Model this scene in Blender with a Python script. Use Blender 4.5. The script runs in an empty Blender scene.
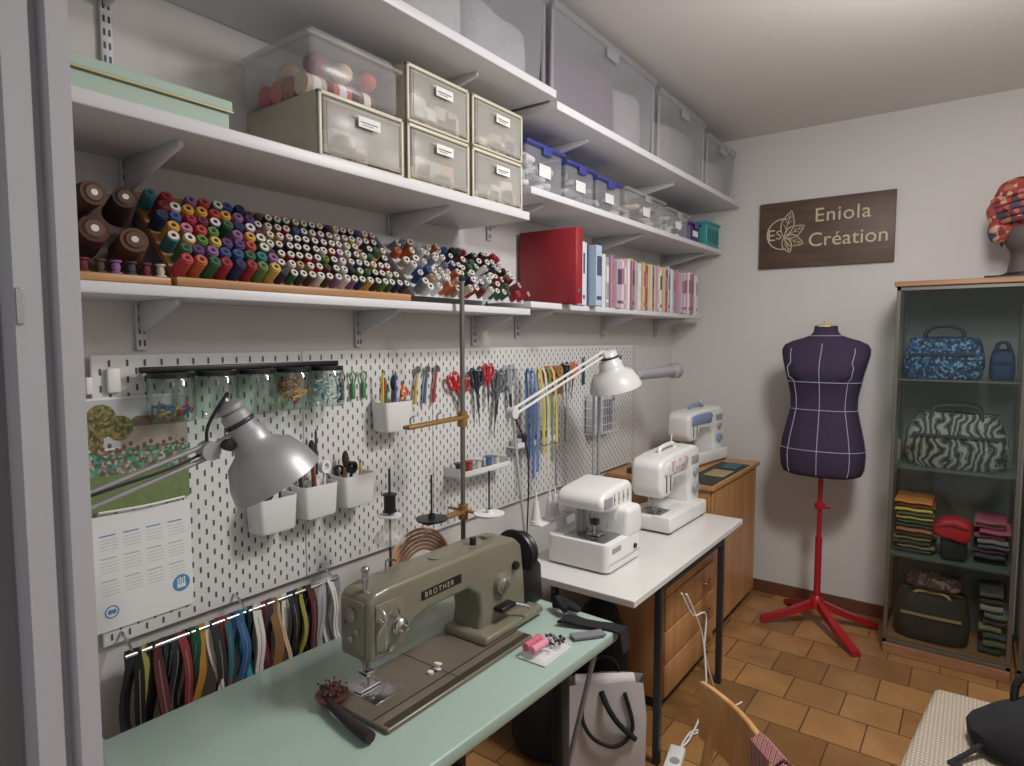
import bpy, bmesh, math, random
from mathutils import Vector, Matrix, Euler
random.seed(7)
SC=bpy.context.scene
try: SC.view_settings.view_transform='Standard'
except Exception: pass

# ---------------------------------------------------------------- materials
def lin(c):
    r=[]
    for v in c[:3]:
        v=v/255.0
        r.append(v/12.92 if v<=0.04045 else ((v+0.055)/1.055)**2.4)
    return (r[0],r[1],r[2],1.0)
MC={}
def mat(name,col,rough=.5,metal=0,var=.08,scale=12,bump=0,alpha=None,coat=0,emit=0):
    if name in MC: return MC[name]
    m=bpy.data.materials.new(name); m.use_nodes=True
    nt=m.node_tree; N=nt.nodes; L=nt.links
    b=N['Principled BSDF']; c=lin(col)
    tc=N.new('ShaderNodeTexCoord'); no=N.new('ShaderNodeTexNoise'); no.inputs['Scale'].default_value=scale; no.inputs['Detail'].default_value=3
    L.new(tc.outputs['Object'],no.inputs['Vector'])
    mx=N.new('ShaderNodeMix'); mx.data_type='RGBA'
    mx.inputs[6].default_value=(c[0]*(1-var),c[1]*(1-var),c[2]*(1-var),1)
    mx.inputs[7].default_value=(min(1,c[0]*(1+var)),min(1,c[1]*(1+var)),min(1,c[2]*(1+var)),1)
    L.new(no.outputs['Fac'],mx.inputs[0]); L.new(mx.outputs[2],b.inputs['Base Color'])
    b.inputs['Roughness'].default_value=rough; b.inputs['Metallic'].default_value=metal
    if coat: b.inputs['Coat Weight'].default_value=coat
    if bump:
        bp=N.new('ShaderNodeBump'); bp.inputs['Strength'].default_value=bump; bp.inputs['Distance'].default_value=.01
        L.new(no.outputs['Fac'],bp.inputs['Height']); L.new(bp.outputs[0],b.inputs['Normal'])
    if emit:
        b.inputs['Emission Color'].default_value=c; b.inputs['Emission Strength'].default_value=emit
    if alpha is not None:
        o=[n for n in N if n.type=='OUTPUT_MATERIAL'][0]
        t=N.new('ShaderNodeBsdfTransparent'); ms=N.new('ShaderNodeMixShader'); ms.inputs[0].default_value=alpha
        L.new(t.outputs[0],ms.inputs[1]); L.new(b.outputs[0],ms.inputs[2]); L.new(ms.outputs[0],o.inputs['Surface'])
    MC[name]=m; return m
def glassmat(name,fac=.08,tint=(235,245,240)):
    if name in MC: return MC[name]
    m=bpy.data.materials.new(name); m.use_nodes=True; nt=m.node_tree; N=nt.nodes; L=nt.links; N.clear()
    o=N.new('ShaderNodeOutputMaterial'); t=N.new('ShaderNodeBsdfTransparent'); t.inputs[0].default_value=lin(tint)
    g=N.new('ShaderNodeBsdfGlossy'); g.inputs['Roughness'].default_value=.05
    lw=N.new('ShaderNodeLayerWeight'); lw.inputs[0].default_value=.15
    ad=N.new('ShaderNodeMath'); ad.operation='MULTIPLY_ADD'; ad.inputs[1].default_value=.4; ad.inputs[2].default_value=fac
    L.new(lw.outputs['Fresnel'],ad.inputs[0])
    ms=N.new('ShaderNodeMixShader'); L.new(ad.outputs[0],ms.inputs[0]); L.new(t.outputs[0],ms.inputs[1]); L.new(g.outputs[0],ms.inputs[2]); L.new(ms.outputs[0],o.inputs[0])
    MC[name]=m; return m
def printmat(name,cols,scale=30,rough=.8,kind='VORONOI',dist=0):
    if name in MC: return MC[name]
    m=bpy.data.materials.new(name); m.use_nodes=True; nt=m.node_tree; N=nt.nodes; L=nt.links
    b=N['Principled BSDF']; b.inputs['Roughness'].default_value=rough
    tc=N.new('ShaderNodeTexCoord')
    if kind=='VORONOI':
        v=N.new('ShaderNodeTexVoronoi'); v.inputs['Scale'].default_value=scale; out=v.outputs['Color']
        sp=N.new('ShaderNodeSeparateColor'); L.new(out,sp.inputs[0]); src=sp.outputs[0]
    elif kind=='WAVE':
        v=N.new('ShaderNodeTexWave'); v.inputs['Scale'].default_value=scale; v.inputs['Distortion'].default_value=dist; src=v.outputs['Fac']
    L.new(tc.outputs['Object'],v.inputs['Vector'])
    cr=N.new('ShaderNodeValToRGB'); cr.color_ramp.interpolation='CONSTANT'
    el=cr.color_ramp.elements
    n=len(cols)
    el[0].position=0; el[0].color=lin(cols[0]); el[1].position=1/n; el[1].color=lin(cols[1])
    for i in range(2,n):
        e=el.new(i/n); e.color=lin(cols[i])
    L.new(src,cr.inputs[0]); L.new(cr.outputs[0],b.inputs['Base Color'])
    MC[name]=m; return m

# ---------------------------------------------------------------- mesh builder
class B:
    def __init__(s,name):
        s.name=name; s.v=[]; s.f=[]; s.mi=[]; s.sm=[]; s.mats=[]; s.M=Matrix()
    def idx(s,m):
        if m not in s.mats: s.mats.append(m)
        return s.mats.index(m)
    def add(s,vs,fs,m,smooth=False,M=None):
        T=s.M@M if M is not None else s.M
        o=len(s.v); k=s.idx(m)
        s.v+= [tuple(T@Vector(v)) for v in vs]
        for f in fs:
            s.f.append(tuple(i+o for i in f)); s.mi.append(k); s.sm.append(smooth)
    def addbm(s,bm,m,smooth=False,M=None):
        bm.verts.index_update()
        s.add([v.co.copy() for v in bm.verts],[[v.index for v in f.verts] for f in bm.faces],m,smooth,M); bm.free()
    def box(s,lo,hi,m,bev=0,seg=2,rot=None,smooth=False):
        lo=Vector(lo); hi=Vector(hi); c=(lo+hi)/2; d=hi-lo
        bm=bmesh.new(); bmesh.ops.create_cube(bm,size=1)
        bmesh.ops.scale(bm,vec=d,verts=bm.verts)
        if bev: bmesh.ops.bevel(bm,geom=list(bm.edges),offset=min(bev,min(d)*.48),segments=seg,affect='EDGES',profile=.5)
        R=Matrix.Translation(c)@(Euler(rot).to_matrix().to_4x4() if rot else Matrix())
        s.addbm(bm,m,smooth or bev>0.008,R)
    def cyl(s,p1,p2,r1,m,r2=None,n=16,smooth=True,cap=True):
        if r2 is None: r2=r1
        p1=Vector(p1); p2=Vector(p2); d=p2-p1
        if d.length<1e-6: return
        q=d.to_track_quat('Z','Y').to_matrix()
        vs=[];fs=[]
        for (p,r) in ((p1,r1),(p2,r2)):
            for i in range(n):
                a=2*math.pi*i/n; vs.append(p+q@Vector((r*math.cos(a),r*math.sin(a),0)))
        for i in range(n):
            j=(i+1)%n; fs.append((i,j,n+j,n+i))
        s.add(vs,fs,m,smooth)
        if cap:
            s.add(vs[:n],[tuple(range(n))[::-1]],m); s.add(vs[n:],[tuple(range(n))],m)
    def sph(s,c,r,m,rot=None,u=16,v=10):
        if not hasattr(r,'__len__'): r=(r,r,r)
        bm=bmesh.new(); bmesh.ops.create_uvsphere(bm,u_segments=u,v_segments=v,radius=1)
        T=Matrix.Translation(Vector(c))@(Euler(rot).to_matrix().to_4x4() if rot else Matrix())@Matrix.Diagonal((r[0],r[1],r[2],1))
        s.addbm(bm,m,True,T)
    def lathe(s,c,ax,prof,m,n=24,smooth=True):
        c=Vector(c); q=Vector(ax).to_track_quat('Z','Y').to_matrix(); vs=[];fs=[]
        for r,h in prof:
            for i in range(n):
                a=2*math.pi*i/n; vs.append(c+q@Vector((r*math.cos(a),r*math.sin(a),h)))
        for k in range(len(prof)-1):
            for i in range(n):
                j=(i+1)%n; fs.append((k*n+i,k*n+j,(k+1)*n+j,(k+1)*n+i))
        s.add(vs,fs,m,smooth)
    def tube(s,pts,r,m,n=8,sub=6,closed=False):
        P=[Vector(p) for p in pts]
        if sub>1 and len(P)>2:
            Q=[];N=len(P)
            rng=range(N) if closed else range(N-1)
            for i in rng:
                if closed: p0,p1,p2,p3=P[(i-1)%N],P[i],P[(i+1)%N],P[(i+2)%N]
                else: p0,p1,p2,p3=P[max(i-1,0)],P[i],P[i+1],P[min(i+2,N-1)]
                for k in range(sub):
                    t=k/sub
                    Q.append(.5*((2*p1)+(-p0+p2)*t+(2*p0-5*p1+4*p2-p3)*t*t+(-p0+3*p1-3*p2+p3)*t**3))
            if not closed: Q.append(P[-1])
            P=Q
        vs=[];fs=[];N=len(P); up=None
        for i,p in enumerate(P):
            if closed: d=P[(i+1)%N]-P[(i-1)%N]
            else: d=P[min(i+1,N-1)]-P[max(i-1,0)]
            if d.length<1e-9: d=Vector((0,0,1))
            d.normalize()
            if up is None:
                up=Vector((0,0,1)) if abs(d.z)<.9 else Vector((1,0,0))
            a=d.cross(up)
            if a.length<1e-4: a=d.orthogonal()
            a.normalize(); b=a.cross(d); up=b
            rr=r[0]+(r[1]-r[0])*i/(N-1) if hasattr(r,'__len__') else r
            for k in range(n):
                t=2*math.pi*k/n; vs.append(p+a*rr*math.cos(t)+b*rr*math.sin(t))
        for i in range(N if closed else N-1):
            for k in range(n):
                l=(k+1)%n; i2=(i+1)%N
                fs.append((i*n+k,i*n+l,i2*n+l,i2*n+k))
        s.add(vs,fs,m,True)
        if not closed:
            s.add(vs[:n],[tuple(range(n))[::-1]],m); s.add(vs[-n:],[tuple(range(n))],m)
    def prism(s,ax,poly,lo,hi,m,bev=0,seg=3,smooth=None):
        def mk(a,b,t):
            return {'x':(t,a,b),'y':(a,t,b),'z':(a,b,t)}[ax]
        bm=bmesh.new()
        A=[bm.verts.new(mk(a,b,lo)) for a,b in poly]; C=[bm.verts.new(mk(a,b,hi)) for a,b in poly]
        n=len(poly)
        bm.faces.new(A[::-1]); bm.faces.new(C)
        for i in range(n): bm.faces.new((A[i],A[(i+1)%n],C[(i+1)%n],C[i]))
        bmesh.ops.recalc_face_normals(bm,faces=bm.faces)
        if bev: bmesh.ops.bevel(bm,geom=list(bm.edges),offset=bev,segments=seg,affect='EDGES',profile=.5,clamp_overlap=True)
        bmesh.ops.triangulate(bm,faces=[f for f in bm.faces if len(f.verts)>4])
        s.addbm(bm,m,(bev>0) if smooth is None else smooth)
    def loft(s,rings,m,cap=True,smooth=True,capm=None):
        n=len(rings[0]); vs=[p for r in rings for p in r]; fs=[]
        for k in range(len(rings)-1):
            for i in range(n):
                j=(i+1)%n; fs.append((k*n+i,k*n+j,(k+1)*n+j,(k+1)*n+i))
        s.add(vs,fs,m,smooth)
        if cap:
            s.add(rings[0],[tuple(range(n))[::-1]],capm or m); s.add(rings[-1],[tuple(range(n))],capm or m)
    def ribbon(s,pts,w,m,th=.0012):
        w=Vector(w); P=[Vector(p) for p in pts]; vs=[]; fs=[]
        for i,p in enumerate(P):
            d=P[min(i+1,len(P)-1)]-P[max(i-1,0)]; nn=d.cross(w); nn.normalize(); nn*=th
            vs+= [p-w/2-nn,p+w/2-nn,p+w/2+nn,p-w/2+nn]
        for i in range(len(P)-1):
            for k in range(4):
                l=(k+1)%4; fs.append((i*4+k,i*4+l,i*4+4+l,i*4+4+k))
        fs.append((3,2,1,0)); e=4*(len(P)-1); fs.append((e,e+1,e+2,e+3))
        s.add(vs,fs,m)
    def text(s,body,size,M,m,ext=.001,align='LEFT',space=1.0):
        cu=bpy.data.curves.new('tmp','FONT'); cu.body=body; cu.size=size; cu.extrude=ext; cu.align_x=align; cu.space_character=space
        ob=bpy.data.objects.new('tmp',cu); SC.collection.objects.link(ob); bpy.context.view_layer.update()
        me=bpy.data.meshes.new_from_object(ob)
        s.add([v.co.copy() for v in me.vertices],[list(p.vertices) for p in me.polygons],m,False,M)
        bpy.data.objects.remove(ob); bpy.data.curves.remove(cu); bpy.data.meshes.remove(me)
    def done(s):
        me=bpy.data.meshes.new(s.name); me.from_pydata(s.v,[],s.f)
        for m in s.mats: me.materials.append(m)
        me.polygons.foreach_set('material_index',s.mi); me.polygons.foreach_set('use_smooth',s.sm)
        me.validate(); me.update()
        bm=bmesh.new(); bm.from_mesh(me); bmesh.ops.recalc_face_normals(bm,faces=bm.faces); bm.to_mesh(me); bm.free()
        if any(s.sm):
            try: me.set_sharp_from_angle(angle=math.radians(50))
            except Exception: pass
        ob=bpy.data.objects.new(s.name,me); SC.collection.objects.link(ob)
        xs=[v.co for v in me.vertices]
        c=Vector([(min(v[i] for v in xs)+max(v[i] for v in xs))/2 for i in range(3)])
        me.transform(Matrix.Translation(-c)); ob.location=c
        return ob
def XR(th): return Matrix.Rotation(th,4,'X')

# ---------------------------------------------------------------- palette
WALL=mat('wall_paint',(203,200,198),.85,var=.03,scale=3,bump=.05)
CEIL=mat('ceiling_paint',(212,209,206),.9,var=.02,scale=2)
FRAMEM=mat('frame_paint',(184,182,187),.45,var=.02)
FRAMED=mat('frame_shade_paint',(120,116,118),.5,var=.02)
SHELF=mat('shelf_laminate',(212,212,216),.4,var=.02)
BRK=mat('bracket_metal',(196,196,200),.45)
WHITE=mat('white_plastic',(226,225,224),.35,var=.02)
WHITE2=mat('white_enamel',(218,217,214),.28,var=.02,coat=.3)
GREY=mat('grey_plastic',(150,152,156),.4)
DGREY=mat('dark_steel',(62,64,68),.4,metal=.5)
BLACK=mat('black_plastic',(20,20,23),.4)
BLACKF=mat('black_fabric',(24,24,28),.9)
STEEL=mat('steel',(190,190,192),.25,metal=1)
ALU=mat('silver_lacquer',(168,168,170),.42,metal=.5,var=.03)
OLIVE=mat('olive_enamel',(118,114,97),.35,var=.05,coat=.3)
OLIVE2=mat('bed_plate_metal',(122,112,98),.35,metal=.3,var=.12,scale=30)
MINT=mat('mint_laminate',(158,179,168),.3,var=.04,scale=5,coat=.15)
def woodmat(name,c1,c2,scale=3,rough=.4,stretch=(1,12,12)):
    m=bpy.data.materials.new(name); m.use_nodes=True; nt=m.node_tree; N=nt.nodes; L=nt.links; b=N['Principled BSDF']
    tc=N.new('ShaderNodeTexCoord'); mp=N.new('ShaderNodeMapping'); mp.inputs['Scale'].default_value=stretch
    no=N.new('ShaderNodeTexNoise'); no.inputs['Scale'].default_value=scale; no.inputs['Detail'].default_value=6; no.inputs['Distortion'].default_value=.6
    cr=N.new('ShaderNodeValToRGB'); cr.color_ramp.elements[0].position=.35; cr.color_ramp.elements[1].position=.7
    cr.color_ramp.elements[0].color=lin(c1); cr.color_ramp.elements[1].color=lin(c2)
    L.new(tc.outputs['Object'],mp.inputs[0]); L.new(mp.outputs[0],no.inputs['Vector']); L.new(no.outputs['Fac'],cr.inputs[0]); L.new(cr.outputs[0],b.inputs['Base Color'])
    b.inputs['Roughness'].default_value=rough
    return m
WOOD=woodmat('beech_wood',(168,120,76),(192,146,98),2,.35,(8,8,.7))
WOODH=woodmat('beech_wood_h',(160,116,74),(190,144,96),3,.4,(12,1,12))
WOODD=woodmat('sign_wood',(78,60,52),(100,78,64),3,.5,(1,10,8))
CLEAR=mat('clear_plastic',(225,228,232),.15,alpha=.22)
CLEARB=mat('clear_bin_plastic',(180,180,186),.3,alpha=.40)
CLEARC=mat('clear_drawer_plastic',(216,214,208),.25,alpha=.32)
CREAM=mat('cream_plastic',(206,200,182),.4,var=.03)
CREAMT=mat('cream_translucent',(214,208,190),.4,var=.03,alpha=.48)
BLUELID=mat('blue_lid',(66,70,150),.35)
REDM=mat('red_enamel',(160,26,38),.3,coat=.3)
PAPER=mat('paper',(226,226,226),.8,var=.02)
GLASS=glassmat('cabinet_glass',.02,(243,248,246))
JAR=glassmat('jar_plastic',.12)

# ---------------------------------------------------------------- room shell
H=2.83; D=4.09; W=2.95
def shell(name,lo,hi,m):
    b=B(name); b.box(lo,hi,m); return b.done()
shell('wall_left',(-.12,.30,0),(0,D,H),WALL)
shell('wall_back',(-.12,D,0),(W+.12,D+.12,H),WALL)
shell('wall_right',(W,.30,0),(W+.12,D,H),WALL)
b=B('wall_front'); b.box((-.12,.02,0),(.77,.285,H),WALL); b.box((1.95,.02,0),(W+.12,.285,H),WALL); b.box((.77,.02,2.16),(1.95,.285,H),WALL); b.done()
shell('ceiling',(-.12,.02,H),(W+.12,D+.12,H+.1),CEIL)
fm=bpy.data.materials.new('terracotta_tiles'); fm.use_nodes=True; nt=fm.node_tree; N=nt.nodes; L=nt.links; bs=N['Principled BSDF']
tc=N.new('ShaderNodeTexCoord'); mp=N.new('ShaderNodeMapping')
br=N.new('ShaderNodeTexBrick'); br.offset=.5; br.inputs['Color1'].default_value=lin((126,90,54)); br.inputs['Color2'].default_value=lin((164,122,76)); br.inputs['Mortar'].default_value=lin((92,66,44))
br.inputs['Scale'].default_value=1; br.inputs['Brick Width'].default_value=.22; br.inputs['Row Height'].default_value=.22; br.inputs['Mortar Size'].default_value=.004; br.inputs['Mortar Smooth'].default_value=.5
no=N.new('ShaderNodeTexNoise'); no.inputs['Scale'].default_value=7; no.inputs['Detail'].default_value=5
mx=N.new('ShaderNodeMix'); mx.data_type='RGBA'; mx.blend_type='OVERLAY'; mx.inputs[0].default_value=.45
L.new(tc.outputs['Object'],mp.inputs[0]); L.new(mp.outputs[0],br.inputs['Vector']); L.new(tc.outputs['Object'],no.inputs['Vector'])
L.new(br.outputs['Color'],mx.inputs[6]); L.new(no.outputs['Fac'],mx.inputs[7]); L.new(mx.outputs[2],bs.inputs['Base Color'])
bs.inputs['Roughness'].default_value=.3
bp=N.new('ShaderNodeBump'); bp.inputs['Strength'].default_value=.4; bp.inputs['Distance'].default_value=.003; bp.invert=True
L.new(br.outputs['Fac'],bp.inputs['Height']); L.new(bp.outputs[0],bs.inputs['Normal'])
shell('floor',(-.12,-.6,-.1),(W+.12,D+.12,0),fm)
SKB=mat('skirting_tile',(104,66,50),.35,var=.15)
shell('baseboard_back',(0,D-.012,0),(W,D,.075),SKB)
shell('baseboard_left',(0,.3,0),(.012,D-.012,.075),SKB)
b=B('door_frame')
b.prism('z',[(.70,.02),(.785,.02),(.785,.236),(.825,.238),(.825,.264),(.812,.266),(.812,.274),(.832,.278),(.832,.30),(.70,.30)],0,2.16,FRAMEM)
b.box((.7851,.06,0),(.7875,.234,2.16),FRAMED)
b.box((.8245,.239,1.615),(.8275,.246,1.655),STEEL,.001)
b.prism('z',[(2.02,.02),(1.93,.02),(1.93,.236),(1.90,.238),(1.90,.262),(1.893,.276),(1.893,.30),(2.02,.30)],0,2.16,FRAMEM)
b.box((.70,.02,2.10),(2.02,.30,2.18),FRAMEM,.004)
b.done()

# ---------------------------------------------------------------- shelves
def shelf(name,y0,y1,z0,z1,d,br,rl=.12):
    b=B(name); b.box((0.002,y0,z0),(d,y1,z1),SHELF,.003)
    for y in br:
        b.prism('y',[(.004,z0),(d*.82,z0),(d*.82,z0-.014),(.03,z0-.075),(.004,z0-.075)],y-.006,y+.006,BRK,.002,1)
        b.box((.003,y-.013,z0-rl),(.012,y+.013,z0+.0),BRK,.002)
        for k in range(int(rl/.03)): b.box((.0121,y-.008,z0-rl+.01+k*.03),(.0126,y-.003,z0-rl+.025+k*.03),DGREY); b.box((.0121,y+.003,z0-rl+.01+k*.03),(.0126,y+.008,z0-rl+.025+k*.03),DGREY)
    return b.done()
shelf('wall_shelf',.32,2.07,1.69,1.715,.24,(.72,1.40,2.0))
shelf('wall_shelf',2.075,4.0,1.72,1.745,.24,(2.30,3.1,3.8))
shelf('wall_shelf',.32,1.92,2.025,2.055,.34,(.70,1.55))
shelf('wall_shelf',1.93,4.05,2.125,2.152,.34,(2.1,3.0,3.9))
shelf('wall_shelf',.32,1.94,2.44,2.468,.44,(.67,1.6),.24)
shelf('wall_shelf',1.945,4.06,2.405,2.435,.44,(2.3,3.2))

# ---------------------------------------------------------------- pegboard
PEG=mat('pegboard_lacquer',(214,213,212),.5,var=.01); HOLE=mat('pegboard_hole',(84,85,88),.8)
b=B('pegboard')
y=.60
while y<3.4:
    y2=min(y+.57,3.50)
    b.box((.014,y+.001,.86),(.020,y2-.001,1.56),PEG,.002,1)
    b.box((.002,y+.05,.90),(.014,y+.07,1.52),PEG); y+=.57
def slot(y,z):
    pts=[]
    for i in range(8):
        a=math.pi*2*(i+.5)/8; pts.append((.0206,y+.003*math.cos(a),z+(.0055 if math.sin(a)>0 else -.0055)+.003*math.sin(a)))
    b.add(pts,[tuple(range(8))],HOLE)
r=0; z=.88
while z<1.545:
    yy=.62+(.02 if r%2 else 0)
    while yy<3.49:
        slot(yy,z); yy+=.04
    z+=.02; r+=1
b.done()

# calendar & photo poster on pegboard
b=B('wall_calendar')
FOL=printmat('photo_foliage',[(86,84,50),(128,112,56),(96,104,62),(144,128,76),(70,64,46)],200,.5)
CRW=printmat('photo_crowd',[(70,126,104),(100,84,74),(150,146,132),(60,104,86),(140,110,100),(84,146,122),(176,170,160)],140,.5)
b.box((.023,.585,1.19),(.026,.815,1.46),PAPER)
b.box((.0262,.585,1.34),(.0268,.815,1.455),mat('photo_sky',(182,184,188),.4))
b.box((.0264,.655,1.335),(.0270,.815,1.385),mat('photo_house',(170,158,146),.6)); b.prism('x',[(.66,1.385),(.815,1.385),(.80,1.41),(.69,1.41)],.0264,.0270,mat('photo_roof',(124,104,92),.6))
b.box((.0262,.585,1.19),(.0268,.815,1.285),mat('photo_grass',(112,130,84),.4,var=.25,scale=60))
b.box((.0266,.585,1.275),(.0272,.815,1.335),CRW)
for k in range(14): b.sph((.0273,.60+k*.0155,1.333+.006*(k%3)),(.0004,.005,.006),mat('photo_skin',(110,80,62),.5),u=8,v=6)
for (yy,zz,ry,rz) in ((.615,1.405,.035,.04),(.655,1.385,.03,.03),(.60,1.365,.02,.03)): b.sph((.0275,yy,zz),(.0006,ry,rz),FOL)
b.box((.023,.585,.90),(.0265,.815,1.18),PAPER)
INK=mat('grey_ink',(176,178,182),.8); BLU=mat('blue_ink',(80,134,186),.6)
for r_ in range(3):
    for c_ in range(4):
        y0=.60+c_*.052; z0=1.13-r_*.055
        b.box((.0266,y0,z0),(.0268,y0+.035,z0+.003),BLU if r_==0 else INK)
        for k in range(4): b.box((.0266,y0,z0-.009-k*.008),(.0268,y0+.04,z0-.0078-k*.008),INK)
b.lathe((.0266,.62,.945),(1,0,0),[(.016,0),(.016,.0004),(.013,.0004),(.013,0)],BLU); b.sph((.0268,.616,.945),(.0004,.005,.006),BLU); b.sph((.0268,.625,.945),(.0004,.005,.006),BLU)
b.lathe((.0266,.785,.965),(1,0,0),[(0,0),(.022,0),(.022,.0004),(0,.0004)],BLU)
for k in range(4): b.box((.027,.775+k*.0055,.962),(.0274,.778+k*.0055,.978+.002*(k%2)),PAPER)
b.box((.027,.774,.953),(.0274,.796,.963),PAPER)
b.tube([(.03,.60,1.19),(.035,.70,1.188),(.03,.80,1.19)],.003,WHITE)
b.box((.024,.585,1.47),(.034,.60,1.51),WHITE,.003); b.box((.024,.63,1.47),(.034,.66,1.53),WHITE,.006)
b.done()

# ---------------------------------------------------------------- jars on rail
b=B('jar_rail')
b.box((.05,.69,1.515),(.062,1.275,1.53),BLACK,.003)
for y in (.72,.98,1.24): b.cyl((.02,y,1.522),(.055,y,1.522),.004,BLACK)
fills=[[(180,50,80),(200,170,60),(60,120,160)],None,None,[(190,120,50),(160,60,60),(210,180,90)],[(225,225,230),(120,180,210),(230,230,235)]]
for i in range(5):
    y=.755+i*.115
    b.lathe((.075,y,1.395),(0,0,1),[(.0,0),(.05,0),(.054,.01),(.054,.105),(.05,.11)],JAR,20)
    b.cyl((.075,y,1.503),(.075,y,1.515),.052,BLACK)
    if fills[i]:
        for k in range(34):
            a=random.random()*6.28; rr=random.random()**.5*.042; zz=1.402+random.random()*(.03 if i==0 else .075)
            cc=random.choice(fills[i]); m=mat('fill_%d_%d_%d'%cc,cc,.6)
            aa=random.random()*6
            b.tube([(.075+rr*math.cos(a),y+rr*math.sin(a),zz),(.075+rr*math.cos(a)+.01*math.cos(aa),y+rr*math.sin(a)+.01*math.sin(aa),zz+.006),(.075+rr*math.cos(a+.6),y+rr*math.sin(a+.6),zz+.012)],.0035,m,5,3)
b.done()

# ---------------------------------------------------------------- peg cups
def cup(y0,y1,z0,z1,items):
    b=B('pegboard_cup')
    x0=.024;x1=.024+.08
    cy=(y0+y1)/2; w=(y1-y0)/2
    def ring(s,z):
        pts=[]
        for (sx,sy) in ((-1,-1),(1,-1),(1,1),(-1,1)):
            for k in range(4):
                base={(-1,-1):180,(1,-1):270,(1,1):0,(-1,1):90}[(sx,sy)]
                a=math.radians(base+k*30); rr=.014
                hx=(x1-x0)/2*s-rr; hy=w*s-rr
                pts.append(((x0+x1)/2+sx*hx+rr*math.cos(a),cy+sy*hy+rr*math.sin(a),z))
        return pts
    b.loft([ring(.86,z0),ring(.92,z0+.006),ring(1,z1),ring(.95,z1),ring(.84,z0+.012)],WHITE)
    b.box((.021,cy-.02,z1-.03),(.03,cy+.02,z1+.004),WHITE,.002)
    for it in items:
        k,dy,h,col=it
        m=mat('tool_%d_%d_%d'%col,col,.45)
        x=.06+random.uniform(-.02,.02); p0=(x,cy+dy,z0+.02); ang=random.uniform(-.25,.25); p1=(x+random.uniform(-.02,.03),cy+dy+h*ang,z1+h)
        if k=='pen':
            b.cyl(p0,p1,.004,m); d=(Vector(p1)-Vector(p0)).normalized(); b.cyl(p1,Vector(p1)+d*.012,.004,BLACK,r2=.001)
        elif k=='brush':
            b.cyl(p0,p1,.006,m); d=(Vector(p1)-Vector(p0)).normalized(); b.sph(Vector(p1)+d*.02,(.011,.011,.028),mat('bristle',(60,50,45),.9),rot=(0,0,0))
        elif k=='roll':
            b.lathe(p1,(1,.2,0),[(.012,-.008),(.02,-.008),(.02,.008),(.012,.008),(.012,-.008)],m)
            b.cyl(p0,p1,.005,m)
        elif k=='sciss':
            b.cyl(p0,p1,.003,STEEL); b.lathe(p1,(1,0,0),[(.012,-.004),(.018,-.004),(.018,.004),(.012,.004),(.012,-.004)],m)
    b.done()
cup(.965,1.09,1.052,1.15,[('sciss',-.02,.01,(30,30,32)),('pen',.02,.02,(60,60,60))])
cup(1.11,1.235,1.062,1.16,[('brush',0,.09,(120,60,40)),('brush',-.03,.03,(60,40,36)),('roll',.03,.05,(230,230,232)),('pen',.0,.03,(230,230,230)),('pen',.035,.05,(120,70,50)),('pen',.01,.15,(70,70,74))])
cup(1.255,1.385,1.065,1.165,[('roll',.0,.02,(20,20,24)),('sciss',-.03,.01,(25,25,28)),('brush',-.02,.03,(170,110,60)),('pen',.03,.03,(200,160,70))])
cup(1.43,1.56,1.285,1.385,[('pen',-.04,.1,(220,190,50)),('pen',-.02,.07,(190,40,50)),('pen',0,.09,(40,90,170)),('pen',.02,.06,(230,120,40)),('pen',.03,.08,(60,60,60)),('sciss',.04,.03,(220,120,50)),('pen',-.03,.05,(40,140,90)),('brush',.01,.04,(150,110,70))])

# ---------------------------------------------------------------- hanging tools on pegboard
def hook(b,y,z,l=.05): b.tube([(.021,y,z),(.021+l,y,z),(.021+l,y,z+.008)],.002,WHITE,6,1)
def scissors(y,z,col,s=1.0,rz=0):
    b=B('scissors'); m=mat('handle_%d_%d_%d'%col,col,.35); x=.045
    b.M=Matrix.Translation((x,y,z))@XR(rz)
    for sg in (-1,1):
        b.tube([(sg*.002,sg*.008*s,-.055*s),(sg*.002,sg*.024*s,-.045*s),(sg*.002,sg*.03*s,-.015*s),(sg*.002,sg*.018*s,.006*s),(sg*.002,sg*.005*s,-.01*s),(sg*.002,sg*.004*s,-.04*s)],.0065*s,m,8,5,closed=True)
        b.tube([(sg*.002,sg*.006*s,-.05*s),(sg*.002,-sg*.003*s,-.085*s)],.006*s,m,8,1)
        b.prism('x',[(-sg*.002*s,-.085*s),(sg*.009*s-sg*.008*s,-.2*s),(-sg*.010*s,-.12*s),(-sg*.011*s,-.08*s)],sg*.001,sg*.003,STEEL)
    b.cyl((-.006,0,-.088*s),(.006,0,-.088*s),.005*s,STEEL)
    b.M=Matrix(); hook(b,y,z)
    b.done()
scissors(1.82,1.455,(190,40,44),.95,.5); scissors(1.895,1.44,(180,35,45),.85,-.1); scissors(1.965,1.47,(40,42,50),1.15,.1)
scissors(2.045,1.485,(180,40,50),1.0,0); scissors(2.12,1.45,(90,94,104),1.35,-.15); scissors(2.185,1.47,(150,154,160),1.3,.1)
scissors(2.645,1.47,(30,30,34),1.0,.1); scissors(2.74,1.47,(204,110,50),.9,-.2)
b=B('measuring_tape_bundle')
for i,(y,c) in enumerate([(2.26,(70,110,170)),(2.29,(90,130,190)),(2.335,(200,180,90)),(2.365,(206,200,170)),(2.395,(110,140,90)),(2.425,(206,190,100))]):
    m=mat('tape_%d_%d_%d'%c,c,.5); ln=.34+.14*random.random()
    x=.105+.003*i
    b.ribbon([(x+.02,y,1.45-ln),(x+.015,y+.005,1.3),(x+.002,y,1.44),(x-.012,y,1.468),(x-.02,y,1.44),(x-.01,y-.005,1.32),(x-.004,y,1.47-ln*.85)],(0,.015,0),m)
for y in (2.28,2.35,2.41): hook(b,y,1.46,.09)
b.done()
b=B('ribbon_roll_set')
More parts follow.
